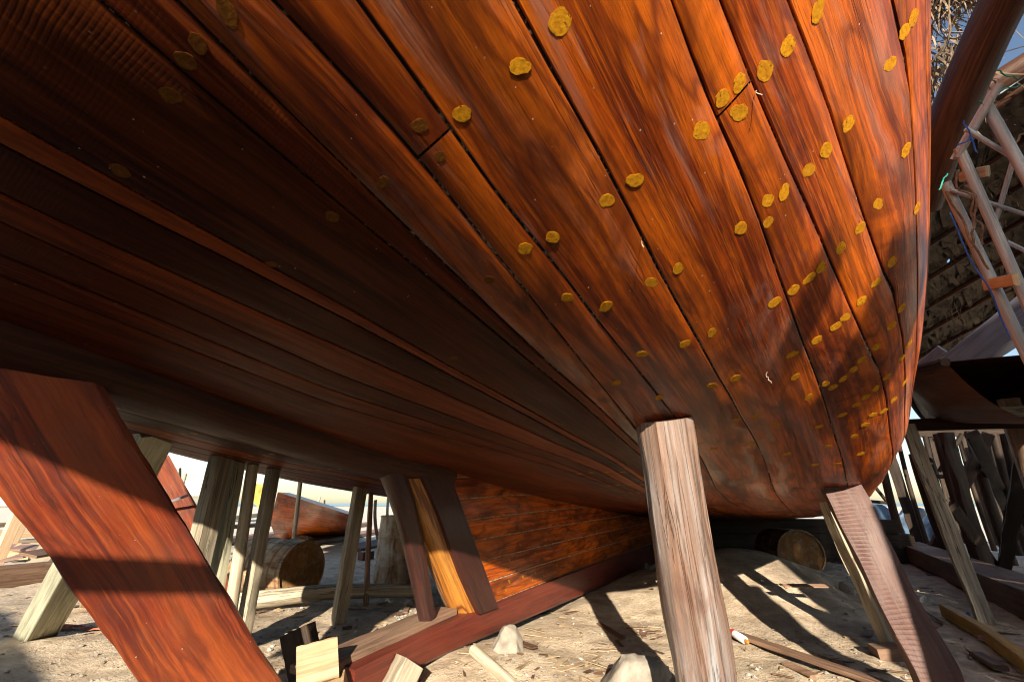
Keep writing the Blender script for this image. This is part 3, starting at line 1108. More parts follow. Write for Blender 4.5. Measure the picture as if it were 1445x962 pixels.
# ------------------------------------------------------------------ shores under the hull, near ones
tp, ft = P3(-18, 465, 1.47), G(366, 1040, 0)
timber('shore_beam', 'broad glossy red stained beam leaning up to the hull at the left, foot out of view', 'prop',
       foot(ft, .04), tp + (tp - ft).normalized() * .06, .36, .075, M['red'], rot=-6, tone=.6, seg=30, jit=.005, bev=.012, seed=3, edge=.02)
c = cast(936, 600)
tp = c[2] + Vector((0, 0, .03)); ft = G(1012, 1060, 0)
log('log_shore', 'thick round weathered log standing under the hull in the middle right', 'prop', foot(ft, .05), tp, .128, .122, M['log'],
    seg=30, n=40, rough=.16, tone=.5, seed=8, rot=40)
c = cast(1183, 690)
tp = c[2]; ft = G(1352, 1010, 0)
timber('sawn_shore', 'rough sawn reddish plank prop with saw lines, leaning at the lower right', 'prop', foot(ft, .04), tp + Vector((0, 0, .05)), .20, .09,
       M['sawn'], rot=14, tone=.55, seg=16, edge=.03, seed=12)
timber('pale_shore', 'pale narrow prop just behind the rough sawn reddish plank', 'prop', G(1262, 905, 0.05), P3(1166, 700, 3.35) + Vector((0, 0, .06)), .15, .10, M['pale'],
       rot=40, tone=.7, seg=12, edge=.03, seed=14)
timber('wood_block', 'greyish wood block under the foot of the pale narrow prop', 'block', GZ(1235, 925), GZ(1300, 930) + Vector((0, 0, .03)), .16, .12, M['brown'], face=(0, 0, 1), seed=2, tone=.4)


_v2 = []
for i, s in enumerate(S_GRID):
    for p in SECS_FAR[i]:
        _v2.append(H(s, 2 * TC - p[1], p[2]))
BVH2 = BVHTree.FromPolygons(_v2, _f)


def far_top(u, v):
    """point of the far side hull above a pixel, by stepping along the ray"""
    loc = BVH2.ray_cast(Vector((0, 0, EYE)), ray(u, v - 4).normalized())[0]
    if loc is not None: return loc + Vector((0, 0, .03))
    t = (2 * TC - .1)
    r = ray(u, v)
    zc = t / r.dot(NX)
    return P3(u, v, zc)


POSTS = [  # top px, foot px (x), width, mat, rot, label
    ((314, 650), 262, .13, .11, 'pale', 35, 'thick cracked pale post with a dark top, just right of the broad red beam'),
    ((334, 656), 303, .085, .08, 'green', 40, 'slim squared greenish post beside the thick cracked pale post'),
    ((356, 660), 330, .085, .0, 'pale', 0, 'round pole with a shaded top, behind the slim squared post'),
    ((386, 666), 350, .085, .075, 'pale', 42, 'straight square pale post standing in front of the rusty barrel'),
    ((425, 675), 412, .075, .0, 'pale', 0, 'short round pole rising behind the banded drum'),
    ((509, 692), 480, .115, .08, 'pale', 30, 'cracked dark topped post right of the banded drum'),
    ((523, 700), 516, .05, .04, 'brown', 20, 'thin brown stick post behind the cracked dark topped post'),
]
for (tpx, fx, w, t, mt, rt, lab) in POSTS:
    top = far_top(*tpx)
    ftp = None
    # foot: under the pixel column fx at about the same distance
    zc = (top - Vector((0, 0, EYE))).dot(Vector((0, CP, SP)))
    b = G(fx, 850, 0)
    r0 = ray(fx, 850)
    dirh = Vector((r0.x, r0.y, 0)).normalized()
    b = dirh * (Vector((top.x, top.y, 0)).length * .985)
    if fx == 412: b = G(411, 790); top = P3(425, 668, 7.6)
    if t:
        timber('hull_shore', lab, 'prop', foot(b), top + Vector((0, 0, .05)), w, t, M[mt], rot=rt, group='shores under the far side of the hull', edge=.02 if w > .13 else .006, seg=12)
    else:
        log('hull_shore', lab, 'prop', foot(b), top + Vector((0, 0, .05)), w / 2, w / 2 * .95, M[mt], group='shores under the far side of the hull', n=12)
timber('hull_shore', 'grey green square prop with a long crack, crossing behind the broad red beam', 'prop', foot(G(48, 898)), far_top(216, 622) + Vector((0, 0, .05)), .21, .17, M['green'], rot=36,
       group='shores under the far side of the hull', seg=14, tone=.6, seed=31)
timber('hull_shore', 'cream plank prop close beside the top of the grey green square prop', 'prop', foot(G(120, 860)), far_top(233, 632) + Vector((0, 0, .03)), .10, .05, M['fresh'], rot=-10,
       group='shores under the far side of the hull')
timber('red_shore', 'dark red prop board with a small bracket, beyond the cream plank prop', 'prop', foot(G(330, 835)), P3(222, 650, 5.6), .24, .06, M['red'], rot=10, tone=.2)
timber('red_shore', 'sunlit orange red prop board in the yard, hugging the right edge of the broad beam', 'prop', foot(G(300, 800)), P3(168, 606, 6.5), .30, .06, M['red'], rot=0, tone=.9)
timber('iron_bracket', 'small grey iron cramp across the dark red prop board', 'cramp', P3(230, 712, 5.3), P3(266, 698, 5.4), .03, .02, M['greyplank'])

# ------------------------------------------------------------------ barrels
def lathe(mb, prof, n=40, mi=0, tone=.5, uvs=1.0, jit=0.0):
    rows, uv = [], []
    for r_, z in prof:
        rows.append([(r_ * math.cos(2 * math.pi * (j % n) / n) * (1 + jit * noise.noise(Vector((j % n, z * 3, 0)))),
                      r_ * math.sin(2 * math.pi * (j % n) / n) * (1 + jit * noise.noise(Vector((j % n, z * 3, 0)))), z) for j in range(n + 1)])
        uv.append([(z, j / n * 2) for j in range(n + 1)])
    mb.grid(rows, uv, tone, mi)


def lying_barrel(label, c_near, c_far, rad, mat, open_end=True, group='rusty oil drums'):
    ax = (Vector(c_near) - Vector(c_far)).normalized()
    L = (Vector(c_near) - Vector(c_far)).length
    e = empty('oil_drum', foot((Vector(c_near) + Vector(c_far)) / 2, 0), label, 'barrel', group)
    m, _ = frame(c_far, c_near)
    mb = MB()
    prof = [(0, .0), (rad * .97, .0), (rad, .012), (rad, L * .33 - .02), (rad + .012, L * .33), (rad, L * .33 + .02), (rad, L * .66 - .02), (rad + .012, L * .66),
            (rad, L * .66 + .02), (rad, L - .02), (rad + .008, L - .01), (rad + .008, L), (rad - .012, L)]
    lathe(mb, prof, 44)
    mb.build('shell', mat, e, matrix=m, angle=.6)
    ib = MB()
    if open_end:
        lathe(ib, [(rad - .012, L), (rad - .014, .03), (0, .03)], 44)
        ib.build('inside', M['inside'], e, matrix=m)
    else:
        lathe(ib, [(rad - .012, L), (rad - .014, L - .02), (0, L - .018)], 44)
        ib.build('lid', M['rustlid'], e, matrix=m, angle=.5)
        pb = MB()
        lathe(pb, [(.028, L - .019), (.028, L - .008), (.02, L - .005), (0, L - .005)], 14)
        mm = m @ Matrix.Translation((-rad * .62, rad * .35, 0))
        pb.build('bung', M['black'], e, matrix=mm)
    return e


rad = .285
rad = .30
cn = GZ(418, 851); cn = cn + Vector((0, .05, rad))
cf = cn + Vector((-.74, .34, .02))
lying_barrel('banded rusty oil drum lying among the left hand posts, brown end turned right', cn, cf, rad, M['rustbarrel'], False)
cn = P3(1131, 781, 6.2)
cf = cn + Vector((.1, .85, -.02))
lying_barrel('rusty oil drum lying in deep shade under the hull, round lid facing out', cn, cf, .30, M['rustbarrel'], False)
# upright drum behind the rudder post
b = GZ(546, 838) + Vector((0, .3, 0))
e = empty('steel_drum', foot(b), 'upright pale drum with rust streaks, behind the dark rudder post', 'barrel')
mb = MB()
lathe(mb, [(0, 0), (.26, 0), (.265, .02), (.255, .28), (.265, .3), (.25, .32), (.235, .60), (.245, .615), (.235, .64), (.22, .84), (.23, .86), (.215, .865), (.2, .85), (0, .845)], 36, jit=.02)
mb.build('shell', M['rustdrum'], e, off=None, matrix=Matrix.Translation(foot(b)), angle=.6)

# ------------------------------------------------------------------ things on the ground, middle
log('ground_spar', 'long pale spar lying bent across the ground in front of the banded drum', 'spar', GZ(300, 868) + Vector((0, 0, .08)), GZ(600, 848) + Vector((0, 0, .10)), .085, .065, M['pale'], bend=.05, tone=.7, seed=3, rough=.12)
p = GZ(425, 945)
timber('wood_block', 'dark brown block standing on end left of the pale cut block', 'block', P3(441, 985, 2.42), P3(420, 887, 2.55), .155, .12, M['dark'], rot=-25, tone=1.0, seed=5)
timber('wood_block', 'pale fresh cut block with rough grain leaning on the dark brown block', 'block', P3(418, 944, 2.18), P3(476, 928, 2.26), .17, .12, M['fresh'], rot=-8, tone=.35, seed=6)
timber('wood_block', 'greyish wedge block against the red keel end', 'block', GZ(545, 1000), GZ(575, 985) + Vector((0, 0, .17)), .13, .12, M['pale'], rot=30, tone=.25, seed=7)
timber('wood_offcut', 'orange tinted offcut lying below the pale cut block', 'offcut', P3(432, 985, 2.15), P3(488, 962, 2.2), .10, .07, M['fresh'], face=(0, -.3, 1), tone=.1)
timber('old_plank', 'old grey plank lying along the top of the red keel end', 'plank', H(1.75, TC - .06, .215), H(2.85, TC - .05, .30), .20, .04, M['brown'], face=(0, 0, 1), tone=.5)


def rock(name, label, cat, p, size, mat, seed, group=None, squash=(1, 1, .7)):
    import bmesh
    bm = bmesh.new()
    bmesh.ops.create_icosphere(bm, subdivisions=4, radius=1)
    o_ = Vector((seed * 3.1, seed * 1.7, seed))
    for v in bm.verts:
        c_ = v.co.normalized()
        # facets
        d = 1.0
        for k in range(9):
            a = noise.random_unit_vector() if False else Vector((math.sin(seed * 7 + k * 2.4), math.cos(seed * 3 + k * 1.9), math.sin(seed + k * 5.1))).normalized()
            h = .62 + .2 * ((k * 37 + seed * 13) % 7) / 7
            if c_.dot(a) > h: d = min(d, h / c_.dot(a))
        v.co = c_ * d * (1 + .10 * noise.noise(c_ * 2.2 + o_) + .05 * noise.noise(c_ * 6 + o_) + .03 * noise.noise(c_ * 13 + o_)) * size
        v.co.x *= squash[0]; v.co.y *= squash[1]; v.co.z *= squash[2]
    me = bpy.data.meshes.new(name)
    bm.to_mesh(me); bm.free()
    me.materials.append(mat)
    me.attributes.new('tone', 'FLOAT', 'FACE')
    me.polygons.foreach_set('use_smooth', [True] * len(me.polygons))
    me.set_sharp_from_angle(angle=.5)
    o2 = bpy.data.objects.new(name, me)
    COL.objects.link(o2)
    o2.location = p
    o2.rotation_euler = (seed * .3, seed * .2, seed)
    return tag(o2, label, cat, group)


rock('stone', 'large angular stone at the bottom edge left of the round log', 'stone', GZ(885, 985) + Vector((0, 0, .02)), .22, M['stone'], 3, squash=(1.2, .9, .65))
rock('stone', 'jagged stone beside the far end of the keel, left of the round log', 'stone', GZ(905, 808), .20, M['stone'], 5)
rock('stone', 'rounded clod of earth against the keel above the large angular stone', 'stone', GZ(715, 915), .14, M['stone'], 8)
rock('stone', 'small white stone by the foot of the sternpost', 'stone', GZ(549, 848), .045, M['white'], 2)
rock('stone', 'grey stone beside the small white stone at the sternpost foot', 'stone', GZ(578, 850), .06, M['pebble'], 6)
rock('stone', 'cube like pale stone left of the pale narrow prop', 'stone', GZ(1197, 836), .09, M['stone'], 9, squash=(1.3, .8, .8))
log('driftwood_stick', 'bleached stick lying on the ground below the red keel', 'stick', GZ(668, 925) + Vector((0, 0, .03)), GZ(735, 985) + Vector((0, 0, .03)), .035, .03, M['pale'], tone=.9)
timber('ground_board', 'thin long brown board lying from the round log to the sawn prop', 'board', GZ(1030, 895) + Vector((0, 0, .02)), GZ(1290, 985) + Vector((0, 0, .02)), .10, .025, M['brown'], face=(0, 0, 1), tone=.6, seg=12)
# white tube
p0, p1 = GZ(1031, 896) + Vector((0, 0, .03)), GZ(1053, 910) + Vector((0, 0, .03))
e = empty('sealant_tube', foot(p0, 0), 'small white tube with an orange cap lying right of the round log', 'tube')
m, L = frame(p0, p1)
mb = MB(); lathe(mb, [(0, 0), (.027, 0), (.028, .01), (.028, L - .01), (.02, L), (0, L)], 16); mb.build('body', M['whiteplastic'], e, matrix=m)
mb = MB(); lathe(mb, [(.0285, L * .15), (.0287, L * .2), (.0287, L * .32), (.0285, L * .36)], 16); mb.build('print_band', M['redprint'], e, matrix=m)
mb = MB(); lathe(mb, [(.014, L), (.014, L + .03), (.008, L + .04), (0, L + .04)], 12); mb.build('cap', M['orangecap'], e, matrix=m)
# cloth strip on the left
cl = MB()
rows, uvs = [], []
for i in range(40):
    f = i / 39
    c0 = GZ(68 + 115 * f, 893 - 9 * f - 3 * math.sin(f * 7))
    w = .10 * (1 - f * .6) * (.7 + .5 * abs(math.sin(f * 9)))
    row = []
    for j in range(9):
        g = j / 8 - .5
        row.append(c0 + Vector((.02 * math.sin(f * 30 + j), g * w, .012 + .035 * abs(noise.noise(Vector((f * 9, g * 6, 1)))) + .02 * (1 - f) * (1 - abs(g) * 2))))
    rows.append(row); uvs.append([(f, j / 8) for j in range(9)])
cl.grid(rows, uvs)
o = cl.build('rag', M['cloth'], None, GZ(110, 890), angle=2)
tag(o, 'crumpled orange rag on the dark ground beside the grey green prop', 'rag')

# rubble: many small stones and chips nobody would count
def scatter(name, n, areas, size, mat, seed, flat=False, label=None):
    r = random.Random(seed)
    mb = MB()
    for _ in range(n):
        u0, u1, v0, v1 = areas[r.randrange(len(areas))]
        p = GZ(r.uniform(u0, u1), r.uniform(v0, v1))
        s = size * (r.random() ** 2.5 * 2.2 + .35)
        rot = Matrix.Rotation(r.random() * 6.28, 3, 'Z') @ Matrix.Rotation(r.uniform(-.3, .3), 3, 'X')
        if flat:
            a, b_, h = s * r.uniform(.8, 3), s * r.uniform(.3, .7), s * .12
            pts = [rot @ Vector(q) + p + Vector((0, 0, h)) for q in ((-a, -b_, 0), (a, -b_ * .6, 0), (a * .9, b_, 0), (-a, b_ * .8, 0), (-a, -b_, h), (a, -b_ * .6, h), (a * .9, b_, h), (-a, b_ * .8, h))]
            fs = ((3, 2, 1, 0), (4, 5, 6, 7), (0, 1, 5, 4), (1, 2, 6, 5), (2, 3, 7, 6), (3, 0, 4, 7))
        else:
            pts = [rot @ Vector((q[0] * s * r.uniform(.7, 1.3), q[1] * s * r.uniform(.6, 1.1), q[2] * s * r.uniform(.5, .8))) + p + Vector((0, 0, s * .2))
                   for q in ((1, 0, 0), (-1, 0, 0), (0, 1, 0), (0, -1, 0), (0, 0, 1), (0, 0, -1), (.7, .7, .4), (-.7, .7, .3), (.7, -.7, .3), (-.7, -.7, .4))]
            fs = ((0, 6, 4), (6, 2, 4), (2, 7, 4), (7, 1, 4), (1, 9, 4), (9, 3, 4), (3, 8, 4), (8, 0, 4), (0, 5, 6), (6, 5, 2), (2, 5, 7), (7, 5, 1), (1, 5, 9), (9, 5, 3), (3, 5, 8), (8, 5, 0))
        b0 = len(mb.v)
        mb.v.extend(tuple(q) for q in pts)
        t = r.random()
        for f in fs: mb.face([b0 + x for x in f], [(pts[x][0], pts[x][1]) for x in f], t)
    return tag(mb.build(name, mat, smooth=False), label, None, None, 'stuff')


scatter('rubble', 1300, [(640, 960, 800, 960), (1000, 1290, 775, 962), (560, 640, 850, 890), (330, 560, 850, 962), (1000, 1180, 775, 860)], .009, M['pebble'], 3)
scatter('gravel', 700, [(0, 420, 850, 962), (300, 640, 760, 900), (1150, 1445, 800, 962), (860, 1150, 790, 900)], .008, M['stone'], 5)
scatter('wood_scraps', 190, [(0, 330, 790, 900), (1000, 1445, 800, 962), (300, 640, 760, 900), (640, 960, 860, 962), (1200, 1445, 740, 830)], .035, M['brown'], 19, True)
scatter('wood_chips', 1100, [(0, 330, 760, 900), (1000, 1445, 790, 962), (300, 640, 740, 900), (640, 960, 860, 962)], .016, M['chips'], 9, True)

# ------------------------------------------------------------------ left yard
def gp(u, v, dz=0.0):
    return GZ(u, v) + Vector((0, 0, dz))


timber('yard_beam', 'long dark beam lying on the ground at the far left behind the grey green prop', 'beam', gp(-120, 842, .12), gp(250, 800, .12), .24, .26, M['brown'], face=(0, 0, 1), tone=.3)
spec = [(-60, 800, 70, 782, 'brown', 'brown scrap board on the heap at the far left, lowest'), (10, 806, 60, 788, 'pinkwood', 'reddish scrap board tilted on the heap at the far left'),
        (-10, 790, 110, 796, 'pinkwood', 'pinkish scrap board across the heap at the far left'), (30, 812, 90, 800, 'brown', 'dark scrap piece at the front of the heap')]
for i, (a, b, c_, d, mt, lab) in enumerate(spec):
    timber('scrap_board', lab, 'board', gp(a, b, .12 + .05 * i), gp(c_, d, .16 + .04 * i), .26, .04, M[mt], face=(0, -.2, 1), group='scrap boards heaped at the far left', rot=(i - 1.5) * 9)
spec = [(-40, 760, 140, 748, .0), (-60, 752, 150, 740, .16), (-30, 745, 130, 733, .32), (-50, 765, 120, 762, .0), (10, 772, 150, 766, .06)]
labs = ['fresh yellowish plank at the bottom of the lumber stack', 'fresh plank midway up the lumber stack', 'topmost fresh plank of the lumber stack', 'fresh plank at the front of the lumber stack',
        'fresh plank lying loose before the lumber stack']
for (a, b, c_, d, dz), lab in zip(spec, labs):
    timber('lumber_plank', lab + ', beyond the broad red beam', 'plank', gp(a, b + 20, .1 + dz), gp(c_, d + 20, .1 + dz), .5, .12, M['fresh'], face=(0, -.3, 1), group='fresh lumber stack')
for (u0, v0, u1, v1, w, lab) in ((-8, 800, 40, 690, .16, 'pale slanted trestle leg at the left picture edge'), (8, 785, 52, 700, .12, 'second pale trestle leg, right behind the one at the picture edge'),
                                 (66, 800, 84, 745, .10, 'short pale trestle leg before the lumber stack')):
    b = G(u0, v0)
    r_ = ray(u1, v1)
    tpp = Vector((0, 0, EYE)) + r_ * ((b.y + .6) / r_.y)
    timber('trestle_leg', lab, 'trestle leg', foot(b), tpp, w, .1, M['fresh'], rot=25, group='trestle legs in the left yard', tone=.8)
poles = [(166, 800, 176, 640, .07, 'thin pale pole leaning right, first beyond the broad beam'), (190, 790, 182, 660, .06, 'thin grey pole leaning left beyond the broad beam'),
         (246, 782, 262, 668, .07, 'thin pole leaning right, between the red prop boards and the cracked post'), (268, 776, 254, 660, .06, 'thin dark pole crossing behind the red prop board'),
         (318, 776, 326, 690, .06, 'thin pole standing far behind the slim squared post'), (346, 772, 360, 690, .05, 'thin pole leaning right far behind the round pole'),
         (440, 760, 452, 700, .07, 'thin far pole just right of the short round pole'), (466, 757, 458, 705, .06, 'thin far pole leaning left before the orange brown bow'),
         (492, 754, 500, 706, .07, 'thin far pole left of the cracked dark topped post'), (536, 768, 530, 705, .09, 'dark far pole left of the rudder post'),
         (552, 765, 548, 700, .08, 'second dark far pole, nearest the rudder post')]
for k, (u0, v0, u1, v1, w, lab) in enumerate(poles):
    b = G(u0, v0)
    r_ = ray(u1, v1)
    log('yard_pole', lab, 'pole', foot(b), Vector((0, 0, EYE)) + r_ * (b.y / r_.y), w / 2, w / 2 * .9, M[('pale', 'brown', 'green', 'dark')[k % 4]], group='thin poles in the left yard', n=8, seg=8, bend=.06, rough=.12)
planks = [(170, 772, 300, 748, .2, 'dusty plank lying across the yard beyond the red prop boards'), (240, 790, 330, 766, .1, 'short dusty plank near the feet of the slim posts'), (300, 760, 470, 744, .3, 'dark plank on the clutter far behind the slim posts'),
          (430, 770, 540, 752, .08, 'plank half buried in sand right of the barrel'), (500, 778, 590, 758, .06, 'plank lying behind the cracked dark topped post')]
for k, (u0, v0, u1, v1, dz, lab) in enumerate(planks):
    timber('yard_plank', lab, 'plank', gp(u0, v0, dz), gp(u1, v1, dz), .28, .10, M[('brown', 'fresh', 'dark', 'pinkwood', 'brown')[k]], face=(0, -.5, 1), rot=k * 7 - 14)
# a heap of wood chunks
rock('timber_chunk', 'pale sawn chunk of timber on the scrap heap', 'chunk', gp(62, 800, .2), .30, M['pale'], 4, squash=(1.1, .7, .7))
timber('yard_plank', 'orange brown board lying flat behind the thick cracked post', 'plank', gp(205, 762, .15), gp(300, 752, .15), .5, .2, M['fresh'], face=(0, -.4, 1), tone=.1)
timber('yard_plank', 'long dusty plank lying under the far side of the hull, behind the slim posts', 'plank', gp(290, 772, .1), gp(520, 742, .1), .35, .14, M['pinkwood'], face=(0, -.5, 1), tone=.7)
timber('yard_plank', 'grey plank leaning low behind the round pole', 'plank', gp(300, 745, .3), gp(420, 730, .5), .3, .1, M['pale'], face=(0, -1, .3))
b = gp(365, 757, .0)
rock('canister', 'blue plastic canister among the planks behind the slim posts', 'canister', b + Vector((0, 0, .14)), .16, M['bluestuff'], 7, squash=(1.3, 1, .8))
rock('sack', 'pale filled sack lying behind the short round pole', 'sack', gp(430, 768, .1), .2, M['stone'], 1, squash=(1.4, .8, .6))
timber('brick', 'red brick lying on the sand right of the banded drum', 'brick', gp(508, 790, .07), gp(524, 788, .07), .12, .14, M['keel'], face=(0, 0, 1))
# cloth on a line
def sheet(name, label, cat, corners, mat, n=10, amp=.08):
    a, b, c_, d = [Vector(x) for x in corners]
    mb = MB()
    rows = []
    for i in range(n + 1):
        f = i / n
        l, r_ = a.lerp(d, f), b.lerp(c_, f)
        rows.append([l.lerp(r_, j / n) + Vector((0, amp * noise.noise(Vector((f * 2.2, j / n * 4, amp * 50))), 0)) for j in range(n + 1)])
    off = Vector(rows[-1][0])
    mb.grid(rows, [[(j / n, i / n) for j in range(n + 1)] for i in range(n + 1)])
    rows2 = [[p + Vector((0, .02, 0)) for p in r_][::-1] for r_ in rows]
    mb.grid(rows2, [[(j / n, i / n) for j in range(n + 1)] for i in range(n + 1)])
    return tag(mb.build(name, mat, None, off, angle=2), label, cat)


sheet('cloth', 'greenish cloth hanging beyond the posts under the hull', 'cloth', [P3(300, 678, 9), P3(330, 680, 9), P3(318, 700, 9), P3(306, 722, 9)], M['greencloth'])
sheet('cloth', 'yellow cloth hanging beyond the square pale post', 'cloth', [P3(358, 682, 9), P3(374, 684, 9), P3(372, 722, 9), P3(356, 708, 9)], simple('yellow_cloth', (.55, .42, .10), .9, .4, 5))
# orange hull timber in the sun beyond the far side, below the hull
mb = MB()
rows, uvs = [], []
for i in range(13):
    f = i / 12
    a = P3(392, 694, 9.0).lerp(P3(500, 728, 9.0), f); b = G(392, 768).lerp(G(500, 757), f)
    rows.append([a, a.lerp(b, .5) + Vector((0, -.35 * (1 - f), 0)), b, b + Vector((0, .5, 0)), a + Vector((0, .5, 0)), a])
    uvs.append([(f * 2, j * .3) for j in range(6)])
mb.grid(rows, uvs, .8)
o = mb.build('boat_bow', M['hull'], None, Vector(rows[0][2]))
tag(o, 'sunlit orange brown bow timber of another boat, seen beyond the barrel', 'boat part')


def loft_boat(name, label, tip, aft, beam, depth, mat, railmat, up=0.0, sharp=False):
    tip, aft = Vector(tip), Vector(aft)
    e = empty(name, tip.lerp(aft, .5), label, 'boat')
    off = Vector(e.location)
    d = aft - tip
    h = Vector((d.x, d.y, 0)).normalized(); sd = Vector((h.y, -h.x, 0))
    mb, rl = MB(), MB()
    rows, uvs, rail = [], [], []
    for i in range(21):
        f = i / 20
        c_ = tip.lerp(aft, f)
        w = beam / 2 * math.sin(min(1, f * 1.15 + .03) * math.pi * .5) ** .8
        dep = depth * (.35 + .65 * min(1, f * 1.6))
        if sharp:
            dep = depth * min(1, f * 1.5 + .03); w = beam / 2 * min(1, f * 1.6 + .02) ** .8
        row = []
        for j in range(15):
            a = -1 + 2 * j / 14
            x = w * (abs(a) ** .75) * (1 if a > 0 else -1)
            row.append(c_ + sd * x + Vector((0, 0, dep * (abs(a) ** 2.2) + up * (1 - f) ** 2)))
        rows.append(row); uvs.append([(f * d.length, j * .12) for j in range(15)])
        rail.append((row[0], row[-1]))
    mb.grid(rows, uvs, .5)
    mb.build('hull', mat, e, off, angle=2)
    dkm = MB(); dkm.grid([[r_[0], r_[1]] for r_ in rail], [[(0, 0), (1, 0)] for r_ in rail]); dkm.build('deck', mat, e, off)
    for k in (0, 1):
        rm = MB(); tube_mb(rm, [r_[k] for r_ in rail], .035, 8); rm.build('gunwale', railmat, e, off)
    return e


lb = loft_boat('white_boat', 'white boat hull standing in the sunny yard at the far left edge', P3(75, 712, 14), P3(-330, 735, 12), 2.2, 1.1, M['white'], M['greyplank'])
lb2 = loft_boat('white_boat', 'distant pale boat hull seen between the red props on the left', P3(225, 700, 22), P3(330, 705, 24), 2.5, 1.2, M['white'], M['white'])

# ------------------------------------------------------------------ right side: scaffold
SCF = empty('scaffold', foot(P3(1440, 560, 3.4)), 'grey pole scaffold lashed with rope beside the hull at the right', 'scaffold')


def spole(u0, v0, u1, v1, z0, z1, r_, mat='greypole', name='pole', bend=0.0):
    log(name, None, None, P3(u0, v0, z0), P3(u1, v1, z1), r_, r_ * .95, M[mat], parent=SCF, n=10, seg=10, rough=.06, bend=bend)


def down(u0, v0, u1, v1, z0, r_, mat='greypole', bend=0):
    """pole from a high pixel through a lower pixel and on down to the ground"""
    a, b = P3(u0, v0, z0), P3(u1, v1, z0 * .96)
    d = b - a
    k = (a.z - gz(a.x, a.y)) / -d.z
    log('pole', None, None, a + d * k, a, r_, r_ * .95, M[mat], parent=SCF, n=10, seg=14, rough=.06, bend=bend)


down(1353, 208, 1445, 417, 3.1, .031)
down(1334, 258, 1425, 450, 3.2, .033)
down(1392, 148, 1445, 243, 3.0, .033)
spole(1411, 118, 1352, 222, 2.9, 3.1, .020)
spole(1400, 128, 1344, 225, 2.95, 3.15, .016)
spole(1363, 182, 1432, 224, 3.0, 3.0, .015)
spole(1430, 226, 1405, 312, 3.0, 3.1, .015)
spole(1341, 268, 1470, 310, 3.15, 3.0, .013)
spole(1408, 335, 1470, 365, 3.1, 3.0, .013)
spole(1425, 455, 1470, 478, 3.1, 3.0, .014)
timber('ledger_board', None, None, P3(1356, 250, 3.2), P3(1394, 241, 3.0), .07, .03, M['pale'], parent=SCF)
timber('ledger_board', 'sunlit yellowish board end', None, P3(1391, 402, 3.15), P3(1434, 394, 2.9), .075, .035, M['fresh'], parent=SCF)
for i, (u0, v0, u1, v1, a) in enumerate(((1350, 240, 1375, 320, .10), (1362, 262, 1386, 345, .12), (1390, 300, 1418, 345, .10), (1335, 270, 1395, 380, .05), (1430, 205, 1450, 180, .05), (1372, 300, 1372, 350, .06))):
    mb = MB(); tube_mb(mb, wiggly(P3(u0, v0, 3.05), P3(u1, v1, 3.05), 14, a * .6, i), .007, 6)
    mb.build('fibre_rope', M['vine'], SCF, Vector(SCF.location))
for i, (u0, v0, u1, v1, mt) in enumerate(((1340, 300, 1425, 475, 'bluerope'), (1360, 170, 1378, 215, 'bluerope'), (1352, 205, 1375, 196, 'bluerope'), (1388, 140, 1440, 120, 'greenrope'),
                                          (1405, 100, 1436, 112, 'greenrope'), (1325, 268, 1337, 245, 'greenrope'), (1383, 142, 1398, 150, 'greenrope'))):
    mb = MB(); tube_mb(mb, wiggly(P3(u0, v0, 2.98), P3(u1, v1, 2.98), 12, .025, i + 20), .0045, 6)
    mb.build('lashing', M[mt], SCF, Vector(SCF.location))

# ------------------------------------------------------------------ thatched shelter
SH = empty('thatched_shelter', foot(P3(1440, 640, 9)), 'dark palm thatched shelter over the yard beyond the scaffold at the right', 'shelter')
SHO = Vector(SH.location)
n0, n1 = P3(1290, 196, 6.2), P3(1445, 88, 5.4)
far0, far1 = P3(1270, 530, 11.5), P3(1445, 440, 9.5)
ext = (n1 - n0) * 1.6; ext2 = (far1 - far0) * 1.6
A_, B_, C_, D_ = n0 - (n1 - n0) * .12, n1 + ext, far1 + ext2, far0 - (far1 - far0) * .12
rt = random.Random(21)
th = MB()
un = (B_ - A_).cross(D_ - A_).normalized()
if un.z < 0: un = -un


def roof_pt(a, b):
    return A_.lerp(B_, a).lerp(D_.lerp(C_, a), b)


for layer in range(3):
    for _ in range(1500):
        a, b = rt.random(), rt.random()
        p = roof_pt(a, b) + un * (.03 + layer * .06 + rt.uniform(-.02, .02))
        d = (roof_pt(a, min(1, b + .05)) - roof_pt(a, b)).normalized()
        d = (d + Vector((rt.uniform(-.4, .4), rt.uniform(-.4, .4), 0))).normalized()
        s_ = d.cross(un).normalized() * rt.uniform(.03, .075)
        L = rt.uniform(.4, .9)
        q = [p - s_, p + s_, p + s_ * .6 + d * L, p - s_ * .6 + d * L]
        th.poly(q, rt.random(), 0, [(0, 0), (1, 0), (1, 1), (0, 1)])
th.build('thatch', M['thatch'], SH, SHO, smooth=False)
fr = MB()
for _ in range(520):
    a, b = rt.random(), rt.random()
    p = roof_pt(a, b) - un * .01
    d = Vector((rt.uniform(-.5, .5), rt.uniform(-.5, .5), -rt.uniform(.2, 1.0))).normalized()
    tube_mb(fr, [p, p + d * .15, p + d * .3 + Vector((0, 0, -.06))], [.006, .005, .002], 3)
fr.build('hanging_fibres', M['thatch'], SH, SHO)
for k in range(7):
    b = (k + .4) / 7
    log('purlin', None, None, roof_pt(0, b) - un * .07, roof_pt(1, b) - un * .07, .045, .04, M['rafter'], parent=SH, n=8, seg=10, bend=.04)
for a in (.08, .42, .8):
    log('rafter', None, None, roof_pt(a, 0) - un * .15, roof_pt(a, 1) - un * .15, .06, .055, M['rafter'], parent=SH, n=8, seg=10, bend=.05)
for a, b in ((.1, .98), (.45, .98), (.85, .98), (.5, .06), (.95, .06)):
    p = roof_pt(a, b)
    log('pillar', None, None, foot(p, .05), p, .08, .07, M['dark'], parent=SH, n=10, seg=10)
